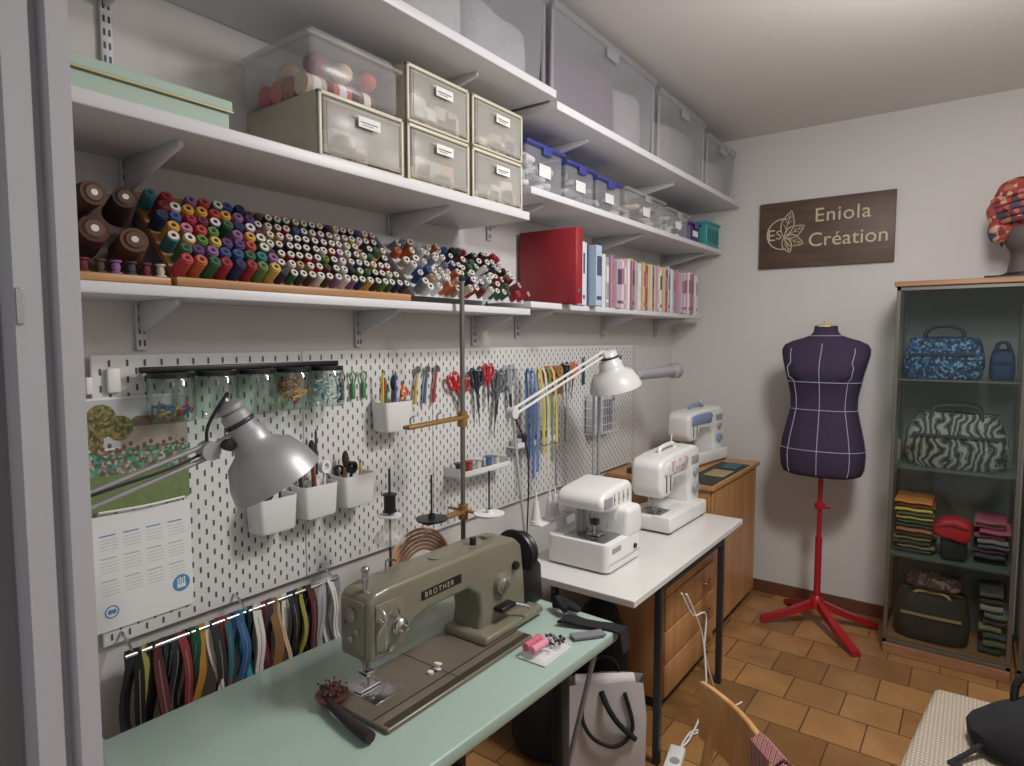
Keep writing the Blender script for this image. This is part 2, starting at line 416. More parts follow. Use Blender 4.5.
for y,c in [(2.50,(180,60,60)),(2.565,(160,120,70))]:
    m=mat('ribbon_%d_%d_%d'%c,c,.6)
    b.lathe((.05,y,1.44),(1,0,0),[(.012,-.02),(.028,-.02),(.028,.02),(.012,.02),(.012,-.02)],m); hook(b,y,1.442,.055)
    b.ribbon([(.05,y+.028,1.44),(.052,y+.029,1.38),(.05,y+.028,1.33)],(.03,0,0),m)
b.done()
b=B('clip_set')
for i in range(3):
    y=1.31+i*.045; m=mat('clip_green',(80,140,80),.4) if i else BLACK
    b.box((.024,y-.007,1.40),(.036,y+.007,1.455),m,.004); b.tube([(.03,y-.006,1.455),(.03,y-.012,1.475),(.03,y,1.49),(.03,y+.012,1.475),(.03,y+.006,1.455)],.0028,m,6,4)
b.done()
b=B('rotary_cutter_set')
for i,c in enumerate([(190,170,90),(80,110,140),(180,70,70)]):
    y=1.63+i*.05; m=mat('rot_%d'%i,c,.4)
    b.tube([(.035,y,1.36),(.035,y+.006,1.42),(.035,y+.016,1.47)],(.007,.005),m); b.lathe((.035,y+.018,1.485),(1,0,0),[(0,-.002),(.014,-.002),(.014,.002),(0,.002)],STEEL)
b.done()
b=B('pegboard_tray')
b.box((.022,1.80,1.06),(.10,2.12,1.066),WHITE,.002); b.box((.097,1.80,1.06),(.10,2.12,1.085),WHITE,.001); b.box((.022,1.80,1.06),(.10,1.803,1.10),WHITE); b.box((.022,2.117,1.06),(.10,2.12,1.10),WHITE)
for y,c in [(1.84,(60,60,66)),(1.90,(170,70,70)),(1.96,(220,220,222)),(2.03,(90,120,160)),(2.08,(210,210,196))]:
    m=mat('tr_%d_%d_%d'%c,c,.5); b.lathe((.06,y,1.0665),(0,0,1),[(0,0),(.02,0),(.02,.004),(.013,.008),(.013,.04),(.02,.044),(.02,.048),(0,.048)],m,14)
b.done()
b=B('pegboard_tray')
b.box((.022,2.20,1.12),(.085,2.50,1.126),WHITE,.002); b.box((.082,2.20,1.12),(.085,2.50,1.145),WHITE,.001)
for i,y in enumerate((2.23,2.28,2.34,2.40,2.46)):
    b.box((.035,y-.014,1.1265),(.075,y+.014,1.16+.012*(i%3)),mat('tin_%d'%i,[(200,200,204),(90,90,100),(210,206,190),(120,130,140),(226,226,228)][i],.4),.003)
b.done()
b=B('wire_basket')
for k in range(5):
    z=1.10+k*.045; 
    b.tube([(.024,2.86,z),(.10,2.86,z),(.10,3.12,z),(.024,3.12,z)],.0018,WHITE,5,1)
for k in range(14):
    y=2.86+k*.02; b.tube([(.024,y,1.10),(.10,y,1.10),(.10,y,1.28)],.0012,WHITE,5,1)
b.box((.03,2.88,1.105),(.09,2.96,1.30),mat('pack_a',(200,200,206),.5),.003); b.box((.03,2.98,1.105),(.08,3.08,1.27),mat('pack_b',(120,130,150),.5),.003)
b.done()
b=B('pattern_ruler_set')
for y,z,l,c in [(2.70,1.26,.18,(200,210,206)),(2.86,1.50,.14,(60,70,80)),(3.2,1.5,.25,(170,70,70)),(3.28,1.5,.2,(60,60,64))]:
    m=mat('ruler_%d_%d'%(c[0],c[1]),c,.3); b.box((.026,y-.013,z-l),(.029,y+.013,z),m,.001,1); b.cyl((.021,y,z-.012),(.034,y,z-.012),.003,WHITE)
b.done()
b=B('embroidery_hoop_stack')
TAN=mat('tan_wood',(190,146,112),.5)
for i in range(6):
    r_=.140-.010*i
    c=Vector((.215-.008*i,1.47+.010*i,.724+r_*.85+.004))
    pts=[c+Vector((-.12*r_*math.sin(a),r_*math.cos(a),.85*r_*math.sin(a))) for a in [2*math.pi*k/14 for k in range(14)]]
    b.tube(pts,.0055,TAN,6,2,closed=True)
b.done()

# ---------------------------------------------------------------- zipper rail
b=B('zipper_rail')
RZ=.850
b.cyl((.085,.62,RZ),(.085,1.24,RZ),.006,STEEL); 
for y in (.64,.93,1.22): b.tube([(.02,y,.885),(.05,y,.875),(.085,y,RZ)],.004,STEEL,6,3)
zc=[(26,24,28),(36,30,34),(140,136,60),(26,24,28),(80,30,36),(24,60,56),(28,28,32),(120,34,42),(30,28,26),(40,96,66),(170,120,50),(196,186,172),(30,28,34),(160,40,46),(34,90,104),(36,50,96),(40,90,140),(50,130,140),(30,32,44),(206,202,196),(150,64,84),(60,50,60),(150,110,70),(190,166,140),(210,206,202)]
y=.63;i=0
while y<1.235:
    c=zc[i%len(zc)]; i+=1
    if y>1.15: c=random.choice([(216,212,208),(180,184,188),(200,184,170),(150,140,140)])
    elif y<.82 and random.random()<.35: c=(28,27,31)
    m=mat('zip_%d_%d_%d'%c,c,.75); ln=random.uniform(.19,.36); w=random.uniform(.016,.032)
    tw=random.uniform(-.03,.03); ox=random.uniform(-.02,.022); wx=random.uniform(-.014,.018)
    N_=9; pts=[(.085,y,RZ+.008)]
    ph=random.random()*6
    for k in range(1,N_):
        t=k/(N_-1); pts.append((.088+ox*min(1,t*3)+.008*math.sin(5*t+ph),y+tw*t*t+.009*math.sin(6*t+ph)*t,RZ+.004-ln*t))
    b.ribbon(pts,(wx,w,0),m,.0013)
    b.ribbon([(p[0]-.012-.008*(j_/8),p[1]+.006,p[2]+.0) for j_,p in enumerate(pts[:-1])],(wx*.5,w,0),m,.0013)
    if random.random()<.6: b.tube([(p[0]+.0016,p[1],p[2]) for p in pts[1:]],.0013,mat('zip_teeth',(150,146,130),.4),4,1)
    y+=.0145+random.random()*.006
b.done()

# ---------------------------------------------------------------- storage on mid shelf (near)
Z=2.0555
b=B('storage_box')
MB=mat('mint_box',(164,186,172),.6,var=.03)
b.box((.02,.33,Z),(.315,.79,Z+.040),MB,.004); b.box((.012,.325,Z+.042),(.322,.795,Z+.066),MB,.004)
b.box((.011,.324,Z+.0405),(.323,.796,Z+.0435),mat('gold_edge',(186,176,130),.4))
b.done()
def drawer(y0,y1,levels,z0,label=True):
    b=B('plastic_drawer_unit')
    h=.165
    for k in range(levels):
        zz=z0+k*(h+.003)
        b.box((.01,y0,zz),(.325,y0+.004,zz+h),CREAMT,.001,1); b.box((.01,y1-.004,zz),(.325,y1,zz+h),CREAMT,.001,1)
        b.box((.01,y0,zz+h-.004),(.325,y1,zz+h),CREAMT,.001,1); b.box((.01,y0,zz),(.325,y1,zz+.005),CREAMT,.001,1)
        b.box((.01,y0,zz),(.013,y1,zz+h),CREAMT)
        for (a0,a1,c0,c1) in ((y0,y0+.010,zz,zz+h),(y1-.010,y1,zz,zz+h),(y0,y1,zz+h-.011,zz+h),(y0,y1,zz,zz+.008)):
            b.box((.312,a0,c0),(.326,a1,c1),CREAM,.003)
        b.box((.320,y0+.013,zz+.012),(.330,y1-.013,zz+h-.015),CLEARC,.004)
        b.tube([(.331,y0+.02,zz+.02),(.331,y1-.02,zz+.02),(.331,y1-.02,zz+h-.025),(.331,y0+.02,zz+h-.025)],.0018,CREAMT,5,1,closed=True)
        b.box((.322,(y0+y1)/2-.045,zz+h-.045),(.338,(y0+y1)/2+.045,zz+h-.036),CLEARC,.003)
        for q in range(12):
            c=random.choice([(220,214,206),(196,190,184),(150,150,160),(224,220,214),(190,160,150),(110,100,110),(200,170,140)])
            yy=y0+.015+random.random()*(y1-y0-.10); b.box((.10,yy,zz+.008),(.314,yy+.07,zz+.03+random.random()*.065),mat('c_%d_%d_%d'%c,c,.8),.01,rot=(random.uniform(-.12,.12),0,0))
        yl=(y0+y1)/2-.03; b.box((.3385,yl,zz+h-.066),(.3395,yl+.075,zz+h-.038),PAPER); b.box((.3396,yl+.006,zz+h-.054),(.3398,yl+.065,zz+h-.051),BLACK); b.box((.3396,yl+.012,zz+h-.06),(.3398,yl+.05,zz+h-.058),BLACK)
    b.done()
drawer(1.02,1.31,1,Z); drawer(1.325,1.60,2,Z); drawer(1.615,1.895,2,Z)
YB=[mat('yarn_%d'%i,c,.95,bump=.6,scale=80) for i,c in enumerate([(180,60,66),(196,90,80),(150,90,80),(204,180,160),(150,50,56),(120,60,60)])]
b=B('clear_storage_box')
z0=Z+.169
b.box((.02,1.0,z0),(.32,1.30,z0+.13),CLEAR,.02,3); b.box((.012,.99,z0+.118),(.328,1.31,z0+.130),CLEARC,.006,2); b.box((.03,1.01,z0+.130),(.31,1.29,z0+.150),CLEAR,.012,3)
b.done()
b=B('yarn_ball_heap')
for i in range(12):
    c=(.06+.055*(i%4)+.012*random.random(),1.06+.08*(i//4)+.01,z0+.036)
    b.cyl(Vector(c)-Vector((.0,.03,0)),Vector(c)+Vector((0,.03,0)),.030,YB[i%6],n=16); b.cyl(Vector(c)-Vector((.0,.012,0)),Vector(c)+Vector((0,.012,0)),.0308,PAPER,n=16)
    if i%2: b.sph((c[0]+.02,c[1],z0+.088),(.034,.03,.026),YB[(i+2)%6])
b.done()

# ---------------------------------------------------------------- far mid shelf containers
def canister(y0,y1,h,lid,z0,conts,name='lidded_storage_tub',body=CLEAR,xf=.29,xb=.06):
    b=B(name)
    b.box((xb,y0+.006,z0),(xf-.006,y1-.006,z0+h-.012),body,.015,3)
    b.box((xb-.008,y0-.002,z0+h-.016),(xf+.006,y1+.002,z0+h),lid,.006)
    b.box((xf+.0005,(y0+y1)/2-.03,z0+h-.04),(xf+.008,(y0+y1)/2+.03,z0+h-.01),lid,.002)
    for q in range(26):
        c=random.choice(conts); yy=random.uniform(y0+.045,y1-.045); xx=random.uniform(xb+.045,xf-.045)
        b.box((xx-.035,yy-.03,z0+.012+q*(h-.05)/28),(xx+.035,yy+.03,z0+.034+q*(h-.05)/28),mat('c_%d_%d_%d'%c,c,.9),.01,2,rot=(random.uniform(-.3,.3),random.uniform(-.3,.3),random.random()))
    b.box(((xf-.001),(y0+y1)/2-.05,z0+h*.35),(xf+.0005,(y0+y1)/2+.03,z0+h*.6),PAPER)
    b.done()
Z2=2.1525
canister(1.97,2.24,.19,BLUELID,Z2,[(220,220,224),(206,206,210),(196,196,200)])
canister(2.255,2.50,.175,BLUELID,Z2,[(70,72,80),(200,200,206),(90,90,100),(44,46,54)])
canister(2.515,2.76,.165,BLUELID,Z2,[(50,60,80),(60,64,76),(160,160,170)])
canister(2.80,3.27,.17,CLEARC,Z2,[(190,176,160),(150,110,100),(210,206,200),(90,100,110)])
canister(3.29,3.62,.155,CLEARC,Z2,[(180,180,186),(130,130,150),(200,190,180)])
canister(3.635,3.80,.13,mat('violet_lid',(90,60,130),.4),Z2,[(110,80,150)],body=mat('violet_plastic',(74,62,110),.4))
b=B('teal_basket'); TEAL=mat('teal_plastic',(56,140,140),.5)
b.prism('z',[(.08,3.82),(.32,3.82),(.32,4.04),(.08,4.04)],Z2,Z2+.15,TEAL,.01)
for k in range(5): b.box((.3205,3.835+k*.04,Z2+.03),(.3225,3.855+k*.04,Z2+.11),mat('teal_dark',(24,96,100),.5))
b.box((.074,3.815,Z2+.14),(.327,4.045,Z2+.155),TEAL,.003); b.done()

# ---------------------------------------------------------------- top shelf bins
def bin_(y0,y1,z0,h,cont):
    # cont: list of (colour, y-fraction start, y-fraction end, height fraction)
    b=B('storage_bin'); xb,xf=.03,.41
    b.loft([[(xb+.02,y0+.02,z0),(xf-.02,y0+.02,z0),(xf-.02,y1-.02,z0),(xb+.02,y1-.02,z0)],[(xb,y0+.004,z0+h-.02),(xf,y0+.004,z0+h-.02),(xf,y1-.004,z0+h-.02),(xb,y1-.004,z0+h-.02)]],CLEARB,smooth=False)
    for yy in (y0+.012,y1-.012): b.box((xf-.012,yy-.008,z0+.01),(xf-.0,yy+.008,z0+h-.03),CLEARB,.004)
    b.box((xb-.01,y0,z0+h-.03),(xf+.012,y1,z0+h),CLEARB,.006)
    b.box((xf+.004,(y0+y1)/2-.05,z0+h-.07),(xf+.016,(y0+y1)/2+.05,z0+h-.025),CLEARB,.004)
    L_=y1-y0-.07
    for (c,f0,f1,hf) in cont:
        ya=y0+.035+L_*f0; yb=y0+.035+L_*f1; hh=(h-.06)*hf
        b.loft([[(  (xb+xf)/2+(.5*(xf-xb)-.035)*sc*max(-1,min(1,1.25*math.cos(a))), (ya+yb)/2+(yb-ya)/2*sc*max(-1,min(1,1.25*math.sin(a))), z0+.01+hh*t+(.012*math.sin(3*a+f0*9) if t>.5 else 0)) for a in [2*math.pi*k/24 for k in range(24)]] for t,sc in ((0,.97),(.15,1.0),(.5,1.0),(.85,.97),(.97,.85),(1.0,.5))],mat('f_%d_%d_%d'%c,c,.95,bump=.6,scale=7,var=.25))
    b.done()
bin_(1.22,1.92,2.469,.32,[((186,184,188),0,.45,.9),((170,168,174),.46,1,.75)])
bin_(.45,1.19,2.469,.32,[((160,160,164),0,.5,.9),((150,148,156),.52,1,.8)])
bin_(1.95,2.84,2.436,.36,[((74,44,68),0,.40,.8),((92,60,84),.41,.66,.9),((170,166,172),.67,1,.85)])
bin_(2.88,3.50,2.436,.34,[((176,172,170),0,.5,.8),((160,160,160),.52,1,.9)])
bin_(3.54,4.03,2.436,.30,[((186,184,184),0,1,.8)])

# ---------------------------------------------------------------- thread spools
COL=[(150,34,44),(176,60,60),(104,34,50),(180,90,50),(200,146,64),(190,160,76),(90,120,60),(50,92,64),(50,110,110),(50,74,126),(36,44,84),(84,56,108),(136,92,136),(180,116,136),(112,80,56),(76,56,44),(164,140,108),(196,186,170),(208,206,202),(60,60,66),(30,30,34),(124,124,130),(140,106,66),(58,42,68)]
TM=[mat('thread_%d'%i,c,.75,bump=.3,scale=200) for i,c in enumerate(COL)]
SPW=mat('spool_end_white',(206,200,192),.5); SPH=mat('spool_hole',(40,36,34),.8); SPB=mat('spool_end_brown',(80,54,42),.6)
def spool(b,base,ax,r,l,m,end):
    ax=Vector(ax).normalized(); p=Vector(base)
    b.cyl(p,p+ax*.004,r*.95,end,n=12); b.cyl(p+ax*.004,p+ax*(l-.004),r,m,n=12,r2=r*.93)
    b.cyl(p+ax*(l-.004),p+ax*l,r*.78,end,n=12); b.cyl(p+ax*l,p+ax*(l+.0006),r*.34,SPH,n=8)
b=B('thread_spool_rack')
b.prism('y',[(.015,1.945),(.022,1.952),(.212,1.752),(.212,1.735),(.205,1.735)],.70,1.405,WOODH)
b.prism('y',[(.015,1.945),(.022,1.952),(.212,1.752),(.212,1.735),(.205,1.735)],1.46,2.06,mat('rack_wire_white',(190,190,194),.5))
b.box((.205,.70,1.7155),(.237,1.42,1.736),WOODH,.002)
for y in (.705,1.40,1.465,2.055): b.cyl((.03,y,1.72),(.03,y,1.94),.004,DGREY,n=6)
ax=Vector((.84,0,.54))
bd=Vector((-.195,0,.205)).normalized()
for row in range(7):
    for col in range(24):
        big=col<8
        y=.715+(col*.0315 if big else 8*.0315+(col-8)*.0285)+ (0.012 if row%2 else 0)
        base=Vector((.205,y,1.745))+bd*(row*.037)
        if y>1.40: continue
        if big: m=random.choice(TM[:14]) ; r_=.0158; l=.060; e=m if random.random()<.75 else SPW
        else:
            g=[TM[i] for i in (0,2,5,6,7,9,10,12,14,15,16,17,18,19,20,21,23)]
            m=random.choice(g); r_=.0126; l=.045; e=SPW if random.random()<.85 else m
        if random.random()<.03: continue
        spool(b,base,ax+Vector((0,random.uniform(-.06,.06),0)),r_,l,m,e)
for row in range(6):
    for col in range(17):
        y=1.475+col*.034+(0.014 if row%2 else 0)
        base=Vector((.205,y,1.75))+bd*(row*.040)
        if y>2.05 or random.random()<.08: continue
        if col<7: m=random.choice([TM[17],TM[18],TM[16],TM[21],TM[3],TM[9],TM[18]])
        else: m=random.choice([TM[20],TM[10],TM[0],TM[19],TM[9],TM[7],TM[18],TM[2]])
        spool(b,base,ax+Vector((0,random.uniform(-.3,.3),random.uniform(-.2,.1))),random.choice([.0125,.015]),random.uniform(.04,.06),m,random.choice([SPW,SPW,m]))
b.done()
b=B('thread_cone_set')
for (x,y,z,r_,l,c) in [(.10,.47,1.80,.032,.09,(60,34,32)),(.12,.555,1.80,.036,.09,(74,34,34)),(.10,.465,1.895,.03,.09,(54,40,36)),(.11,.55,1.885,.032,.09,(84,56,44)),(.13,.64,1.785,.034,.09,(96,62,44)),(.11,.635,1.875,.03,.085,(58,40,36)),(.10,.39,1.80,.034,.09,(60,30,30)),(.1,.39,1.89,.034,.09,(50,30,30))]:
    m=mat('cone_%d_%d'%(c[0],c[1]),c,.8,bump=.3,scale=150); a=Vector((1,random.uniform(-.2,.2),random.uniform(.1,.35))).normalized(); p=Vector((x,y,z))
    b.cyl(p,p+a*l,r_,m,r2=r_*.8,n=18); b.cyl(p+a*l,p+a*(l+.004),r_*.62,SPB,n=16,r2=r_*.5); b.cyl(p+a*(l+.004),p+a*(l+.0046),r_*.22,SPW,n=8)
b.box((.03,.35,1.716),(.10,.685,1.76),WOODD); b.box((.03,.35,1.716),(.05,.685,1.93),WOODD)
b.done()
b=B('bobbin_strip')
b.box((.20,.42,1.7155),(.235,.69,1.733),WOODH,.003)
for i in range(9):
    y=.435+i*.03; m=TM[[15,20,14,2,15,12,19,2,17][i]]; b.lathe((.217,y,1.7335),(0,0,1),[(0,0),(.012,0),(.012,.003),(.007,.005),(.009,.012),(.007,.022),(.011,.024),(.011,.028),(0,.028)],m,12)
b.done()

# ---------------------------------------------------------------- books
def book(b,y0,y1,h,xf,col,lab=None,xb=.02,rough=.5,z=1.7455):
    m=mat('bk_%d_%d_%d'%col,col,rough)
    b.box((xb,y0,z),(xf,y1,z+h),m,.002,1)
    b.box((xb+.004,y0+.003,z+h-.004),(xf-.006,y1-.003,z+h+.0005),PAPER)
    if lab:
        lm=mat('lb_%d_%d_%d'%lab,lab,.6)
        b.box((xf+.0003,y0+.004,z+h*.50),(xf+.001,y1-.004,z+h*.82),lm); b.box((xf+.0003,y0+.004,z+h*.1),(xf+.001,y1-.004,z+h*.16),lm)
b=B('ring_binder'); book(b,2.30,2.355,.315,.31,(146,34,44)); b.lathe((.3105,2.327,1.80),(1,0,0),[(.0,0),(.011,0),(.011,.001),(.008,.001)],STEEL); b.done()
b=B('book_row')
y=2.385
specs=[(.03,.31,.27,(140,32,56)),(.02,.27,.27,(210,190,194)),(.012,.29,.27,(200,170,184)),(.022,.28,.27,(214,214,218)),(.012,.28,.26,(80,90,110)),(.012,.28,.26,(216,216,220)),(.008,.27,.265,(60,90,140)),(.05,.27,.30,(176,194,214)),(.02,.26,.25,(90,126,160)),(.03,.27,.26,(216,216,220)),(.018,.26,.25,(190,200,210)),(.012,.25,.25,(110,140,160)),(.03,.25,.25,(218,218,218)),(.03,.24,.25,(160,166,176)),(.02,.25,.26,(180,130,156)),(.015,.25,.25,(196,176,120)),(.05,.23,.27,(190,166,184)),(.04,.24,.26,(214,210,212)),(.02,.25,.26,(196,150,170)),(.015,.25,.25,(206,196,160)),(.02,.25,.26,(222,222,222)),(.03,.24,.27,(170,110,136)),(.015,.26,.25,(190,180,120)),(.02,.25,.25,(200,160,176)),(.015,.25,.25,(170,184,178)),(.03,.24,.26,(214,212,206)),(.015,.24,.25,(180,120,124)),(.025,.25,.26,(200,180,136)),(.02,.25,.25,(170,140,160)),(.03,.24,.25,(160,80,84)),(.03,.25,.25,(200,190,130)),(.02,.25,.25,(200,196,200)),(.02,.24,.25,(150,90,110)),(.02,.25,.25,(196,186,150)),(.02,.25,.26,(200,160,180))]
i=0
while y<3.9:
    t,h,xf,c=specs[i%len(specs)] if i<len(specs) else specs[10+(i%20)]; i+=1
    if y+t>3.95: break
    book(b,y,y+t,h,xf-.02,c,random.choice([None,(224,224,226),(70,80,110),(180,120,130),(80,80,84)]) if t>.014 else None); y+=t+.004
b.done()

# ---------------------------------------------------------------- mint table
b=B('sewing_table')
T=Matrix.Translation((.5,1.05,0))@Matrix.Rotation(math.radians(-2.0),4,'Z')@Matrix.Translation((-.5,-1.05,0))
b.M=T
def rrect(x0,x1,y0,y1,r,n=6):
    P=[]
    for cx,cy,a0 in ((x1-r,y1-r,0),(x0+r,y1-r,90),(x0+r,y0+r,180),(x1-r,y0+r,270)):
        for k in range(n+1):
            a=math.radians(a0+90*k/n); P.append((cx+r*math.cos(a),cy+r*math.sin(a)))
    return P
b.prism('z',rrect(.18,.805,.42,1.74,.05),.685,.720,MINT,.006,2)
for y in (.62,1.55):
    b.box((.26,y-.02,.03),(.30,y+.02,.685),DGREY,.004); b.box((.68,y-.02,.03),(.72,y+.02,.685),DGREY,.004); b.box((.20,y-.03,.0),(.78,y+.03,.04),DGREY,.006); b.box((.24,y-.02,.64),(.74,y+.02,.684),DGREY,.004)
b.box((.47,.62,.18),(.51,1.55,.22),DGREY,.004)
b.box((.36,1.1,.45),(.56,1.35,.66),BLACK,.03); b.cyl((.46,1.35,.55),(.46,1.45,.55),.06,BLACK)
b.cyl((.62,1.62,.02),(.74,1.70,.68),.008,GREY)
b.done()

# ---------------------------------------------------------------- industrial sewing machine
b=B('industrial_sewing_machine')
z0=.7215
b.box((.425,.92,z0),(.655,1.485,z0+.011),OLIVE2,.004)
b.box((.60,.925,z0+.0115),(.603,1.48,z0+.0125),DGREY); b.box((.426,1.18,z0+.0112),(.654,1.182,z0+.0118),DGREY)
b.box((.63,.93,z0+.0112),(.65,1.48,z0+.0122),mat('plate_edge',(70,64,54),.4,metal=.3))
poly=[(.965,.825),(.965,.975),(.985,.992),(1.03,.997),(1.44,.995),(1.55,.985),(1.585,.955),(1.60,.86),(1.61,.735),(1.37,.735),(1.385,.80),(1.375,.86),(1.33,.893),(1.15,.892),(1.105,.878),(1.08,.825)]
b.prism('x',poly,.435,.545,OLIVE,.020,4)
b.prism('x',[(1.34,.733),(1.35,.757),(1.63,.757),(1.64,.733)],.430,.595,OLIVE,.008,2)
b.box((.450,.960,.845),(.530,.966,.975),OLIVE,.004); b.cyl((.49,.96,.94),(.49,.954,.94),.018,STEEL); b.cyl((.49,.96,.88),(.49,.955,.88),.008,STEEL)
b.cyl((.465,.96,.915),(.465,.952,.915),.005,STEEL); b.cyl((.515,.96,.905),(.515,.952,.905),.005,STEEL)
b.box((.5455,.985,.845),(.548,1.075,.965),OLIVE,.002)
b.lathe((.548,1.055,.895),(1,0,0),[(0,.0),(.02,0),(.021,.004),(.012,.008),(.02,.012),(.018,.016),(.008,.02),(.007,.034),(0,.035)],STEEL)
b.lathe((.548,1.025,.85),(1,0,0),[(0,0),(.009,0),(.008,.01),(0,.011)],STEEL); b.lathe((.548,.995,.925),(1,0,0),[(0,0),(.007,0),(.006,.01),(0,.012)],STEEL)
b.tube([(.555,1.055,.925),(.57,1.025,.955),(.555,.985,.895)],.0025,STEEL,6,4)
b.tube([(.552,.99,.96),(.575,.99,.945),(.575,.99,.87),(.552,.99,.85)],.003,STEEL,6,3)
b.box((.5455,1.14,.925),(.5470,1.295,.950),BLACK,.001)
MT=Matrix.Translation((.5474,1.150,.9305))@Matrix.Rotation(math.pi/2,4,'Z')@Matrix.Rotation(math.pi/2,4,'X')
b.text('BROTHER',.020,MT,mat('badge_silver',(160,156,132),.4),.0004,space=1.4)
b.lathe((.5455,1.475,.865),(1,0,0),[(0,.022),(.018,.022),(.022,.016),(.03,.014),(.034,.004),(.034,0)],OLIVE); b.lathe((.567,1.475,.865),(1,0,0),[(0,.004),(.012,.004),(.013,0)],STEEL)
b.lathe((.5455,1.545,.90),(1,0,0),[(0,.012),(.012,.012),(.014,0)],BLACK)
b.box((.545,1.44,.79),(.58,1.51,.806),BLACK,.005); b.tube([(.56,1.50,.80),(.60,1.53,.79),(.615,1.535,.785)],.006,STEEL,8,4)
b.cyl((.47,1.02,.99),(.47,1.02,1.025),.008,STEEL); b.sph((.47,1.02,1.028),(.011,.011,.008),STEEL)
b.cyl((.505,.99,.99),(.505,.99,1.02),.006,STEEL); b.tube([(.47,1.09,.99),(.47,1.09,1.03),(.50,1.095,1.035)],.003,STEEL,6,3)
b.lathe((.49,1.25,.995),(0,0,1),[(.02,0),(.02,.004),(0,.005)],OLIVE); b.lathe((.49,1.48,.988),(0,0,1),[(.022,0),(.02,.014),(0,.016)],OLIVE)
b.cyl((.50,1.40,.995),(.50,1.40,1.015),.01,BLACK)
b.cyl((.49,1.01,.74),(.49,1.01,.83),.0045,STEEL); b.cyl((.475,1.01,.775),(.475,1.01,.83),.005,STEEL); b.cyl((.475,1.01,.84),(.475,1.01,.80),.011,STEEL)
b.box((.468,.993,.770),(.502,1.025,.782),STEEL,.003); b.prism('x',[(.975,.737),(.985,.742),(1.035,.742),(1.045,.737)],.468,.498,STEEL)
b.cyl((.49,1.01,.7328),(.49,1.01,.7345),.035,STEEL,n=28); b.box((.43,.97,.7327),(.56,1.055,.7336),STEEL,.0005)
b.tube([(.43,1.04,.84),(.40,1.05,.82),(.395,1.08,.80)],.005,STEEL,8,4)
b.lathe((.49,1.60,.905),(0,1,0),[(0,.0),(.035,.0),(.05,.01),(.075,.014),(.078,.022),(.073,.03),(.06,.034),(.055,.046),(.062,.052),(.064,.064),(.05,.07),(.02,.072),(0,.072)],BLACK,32)
b.prism('x',[(1.60,.735),(1.60,.86),(1.66,.90),(1.70,.86),(1.71,.735)],.435,.545,BLACK,.012)
b.tube([(.44,1.62,.74),(.40,1.68,.78),(.37,1.72,.74),(.34,1.70,.733)],.009,BLACK)
b.done()
b=B('magnetic_pin_dish')
b.tube([(.41,.93,.744),(.47,.905,.742),(.56,.885,.740),(.65,.875,.738)],(.009,.014),mat('dish_dark',(44,34,36),.6),8)
b.lathe((.455,.925,.7345),(0,0,1),[(0,0),(.034,0),(.04,.012),(.036,.012),(.0,.008)],mat('dish_brown',(110,60,50),.4))
for i in range(60):
    a=random.random()*6.28; r_=random.random()*.028
    p=Vector((.455+r_*math.cos(a),.925+r_*math.sin(a),.746)); q=p+Vector((random.uniform(-.015,.015),random.uniform(-.015,.015),random.uniform(.008,.022)))
    b.cyl(p,q,.0007,STEEL,n=4); b.sph(q,.003,mat('pinhead_%d'%(i%3),[(150,60,56),(130,84,60),(90,50,48)][i%3],.4),u=6,v=5)
b.done()
b=B('bobbin'); b.lathe((.565,1.175,.7345),(0,.3,1),[(0,0),(.011,0),(.011,.002),(.006,.003),(.006,.012),(.011,.013),(.011,.015),(0,.015)],WHITE,14); b.lathe((.565,1.15,.7335),(0,0,1),[(0,0),(.008,0),(.008,.006),(0,.006)],WHITE,14); b.done()
b=B('thread_box')
b.box((.685,1.37,.7215),(.775,1.51,.738),CLEAR,.004); b.box((.685,1.37,.7215),(.775,1.51,.7235),WHITE)
PK=mat('pink_thread',(200,96,120),.7); b.cyl((.70,1.385,.749),(.70,1.455,.749),.011,PK); b.cyl((.725,1.38,.749),(.728,1.445,.749),.011,mat('pink_thread2',(214,140,156),.7))
for i in range(34): b.sph((random.uniform(.70,.765),random.uniform(1.43,1.50),.742+random.random()*.008),.005,mat('bead_%d'%(i%4),[(60,50,60),(180,180,190),(40,60,50),(90,60,80)][i%4],.4),u=6,v=5)
b.done()
b=B('cloth_scrap'); 
b.ribbon([(.67,1.62,.735),(.70,1.63,.74),(.73,1.64,.733),(.77,1.66,.728),(.80,1.68,.725),(.845,1.69,.722),(.855,1.69,.66)],(0,.05,0),BLACKF,.003)
b.ribbon([(.75,1.55,.7285),(.79,1.60,.7285),(.81,1.63,.7285)],(.03,-.02,0),mat('grey_cloth',(120,120,126),.9),.003)
b.tube([(.60,1.69,.738),(.65,1.68,.750),(.68,1.70,.740),(.63,1.715,.745),(.61,1.69,.760),(.66,1.66,.745)],.011,BLACKF,8)
b.done()

# ---------------------------------------------------------------- thread stand
BR=mat('brass_wood',(150,114,66),.4,metal=.3)
SX=.268
b=B('thread_stand')
b.cyl((SX,1.625,.735),(SX,1.625,1.80),.0085,mat('stand_grey',(120,118,110),.4,metal=.6)); b.lathe((SX,1.625,.7215),(0,0,1),[(0,0),(.03,0),(.03,.01),(.014,.014),(.012,.04)],DGREY)
b.lathe((SX,1.625,1.79),(0,0,1),[(.009,0),(.012,.005),(.012,.015),(0,.018)],DGREY)
b.box((SX-.015,1.36,1.322),(SX+.015,1.645,1.334),BR,.003,2,rot=(math.radians(1.5),0,0)); b.cyl((SX,1.625,1.30),(SX,1.625,1.35),.017,BR)
for y in (1.38,1.5): b.tube([(SX,y,1.334),(SX,y,1.352),(SX+.01,y+.01,1.36)],.003,STEEL,6,2)
b.box((SX-.015,1.44,1.00),(SX+.015,1.645,1.012),BR,.003); b.cyl((SX,1.625,.98),(SX,1.625,1.03),.017,BR)
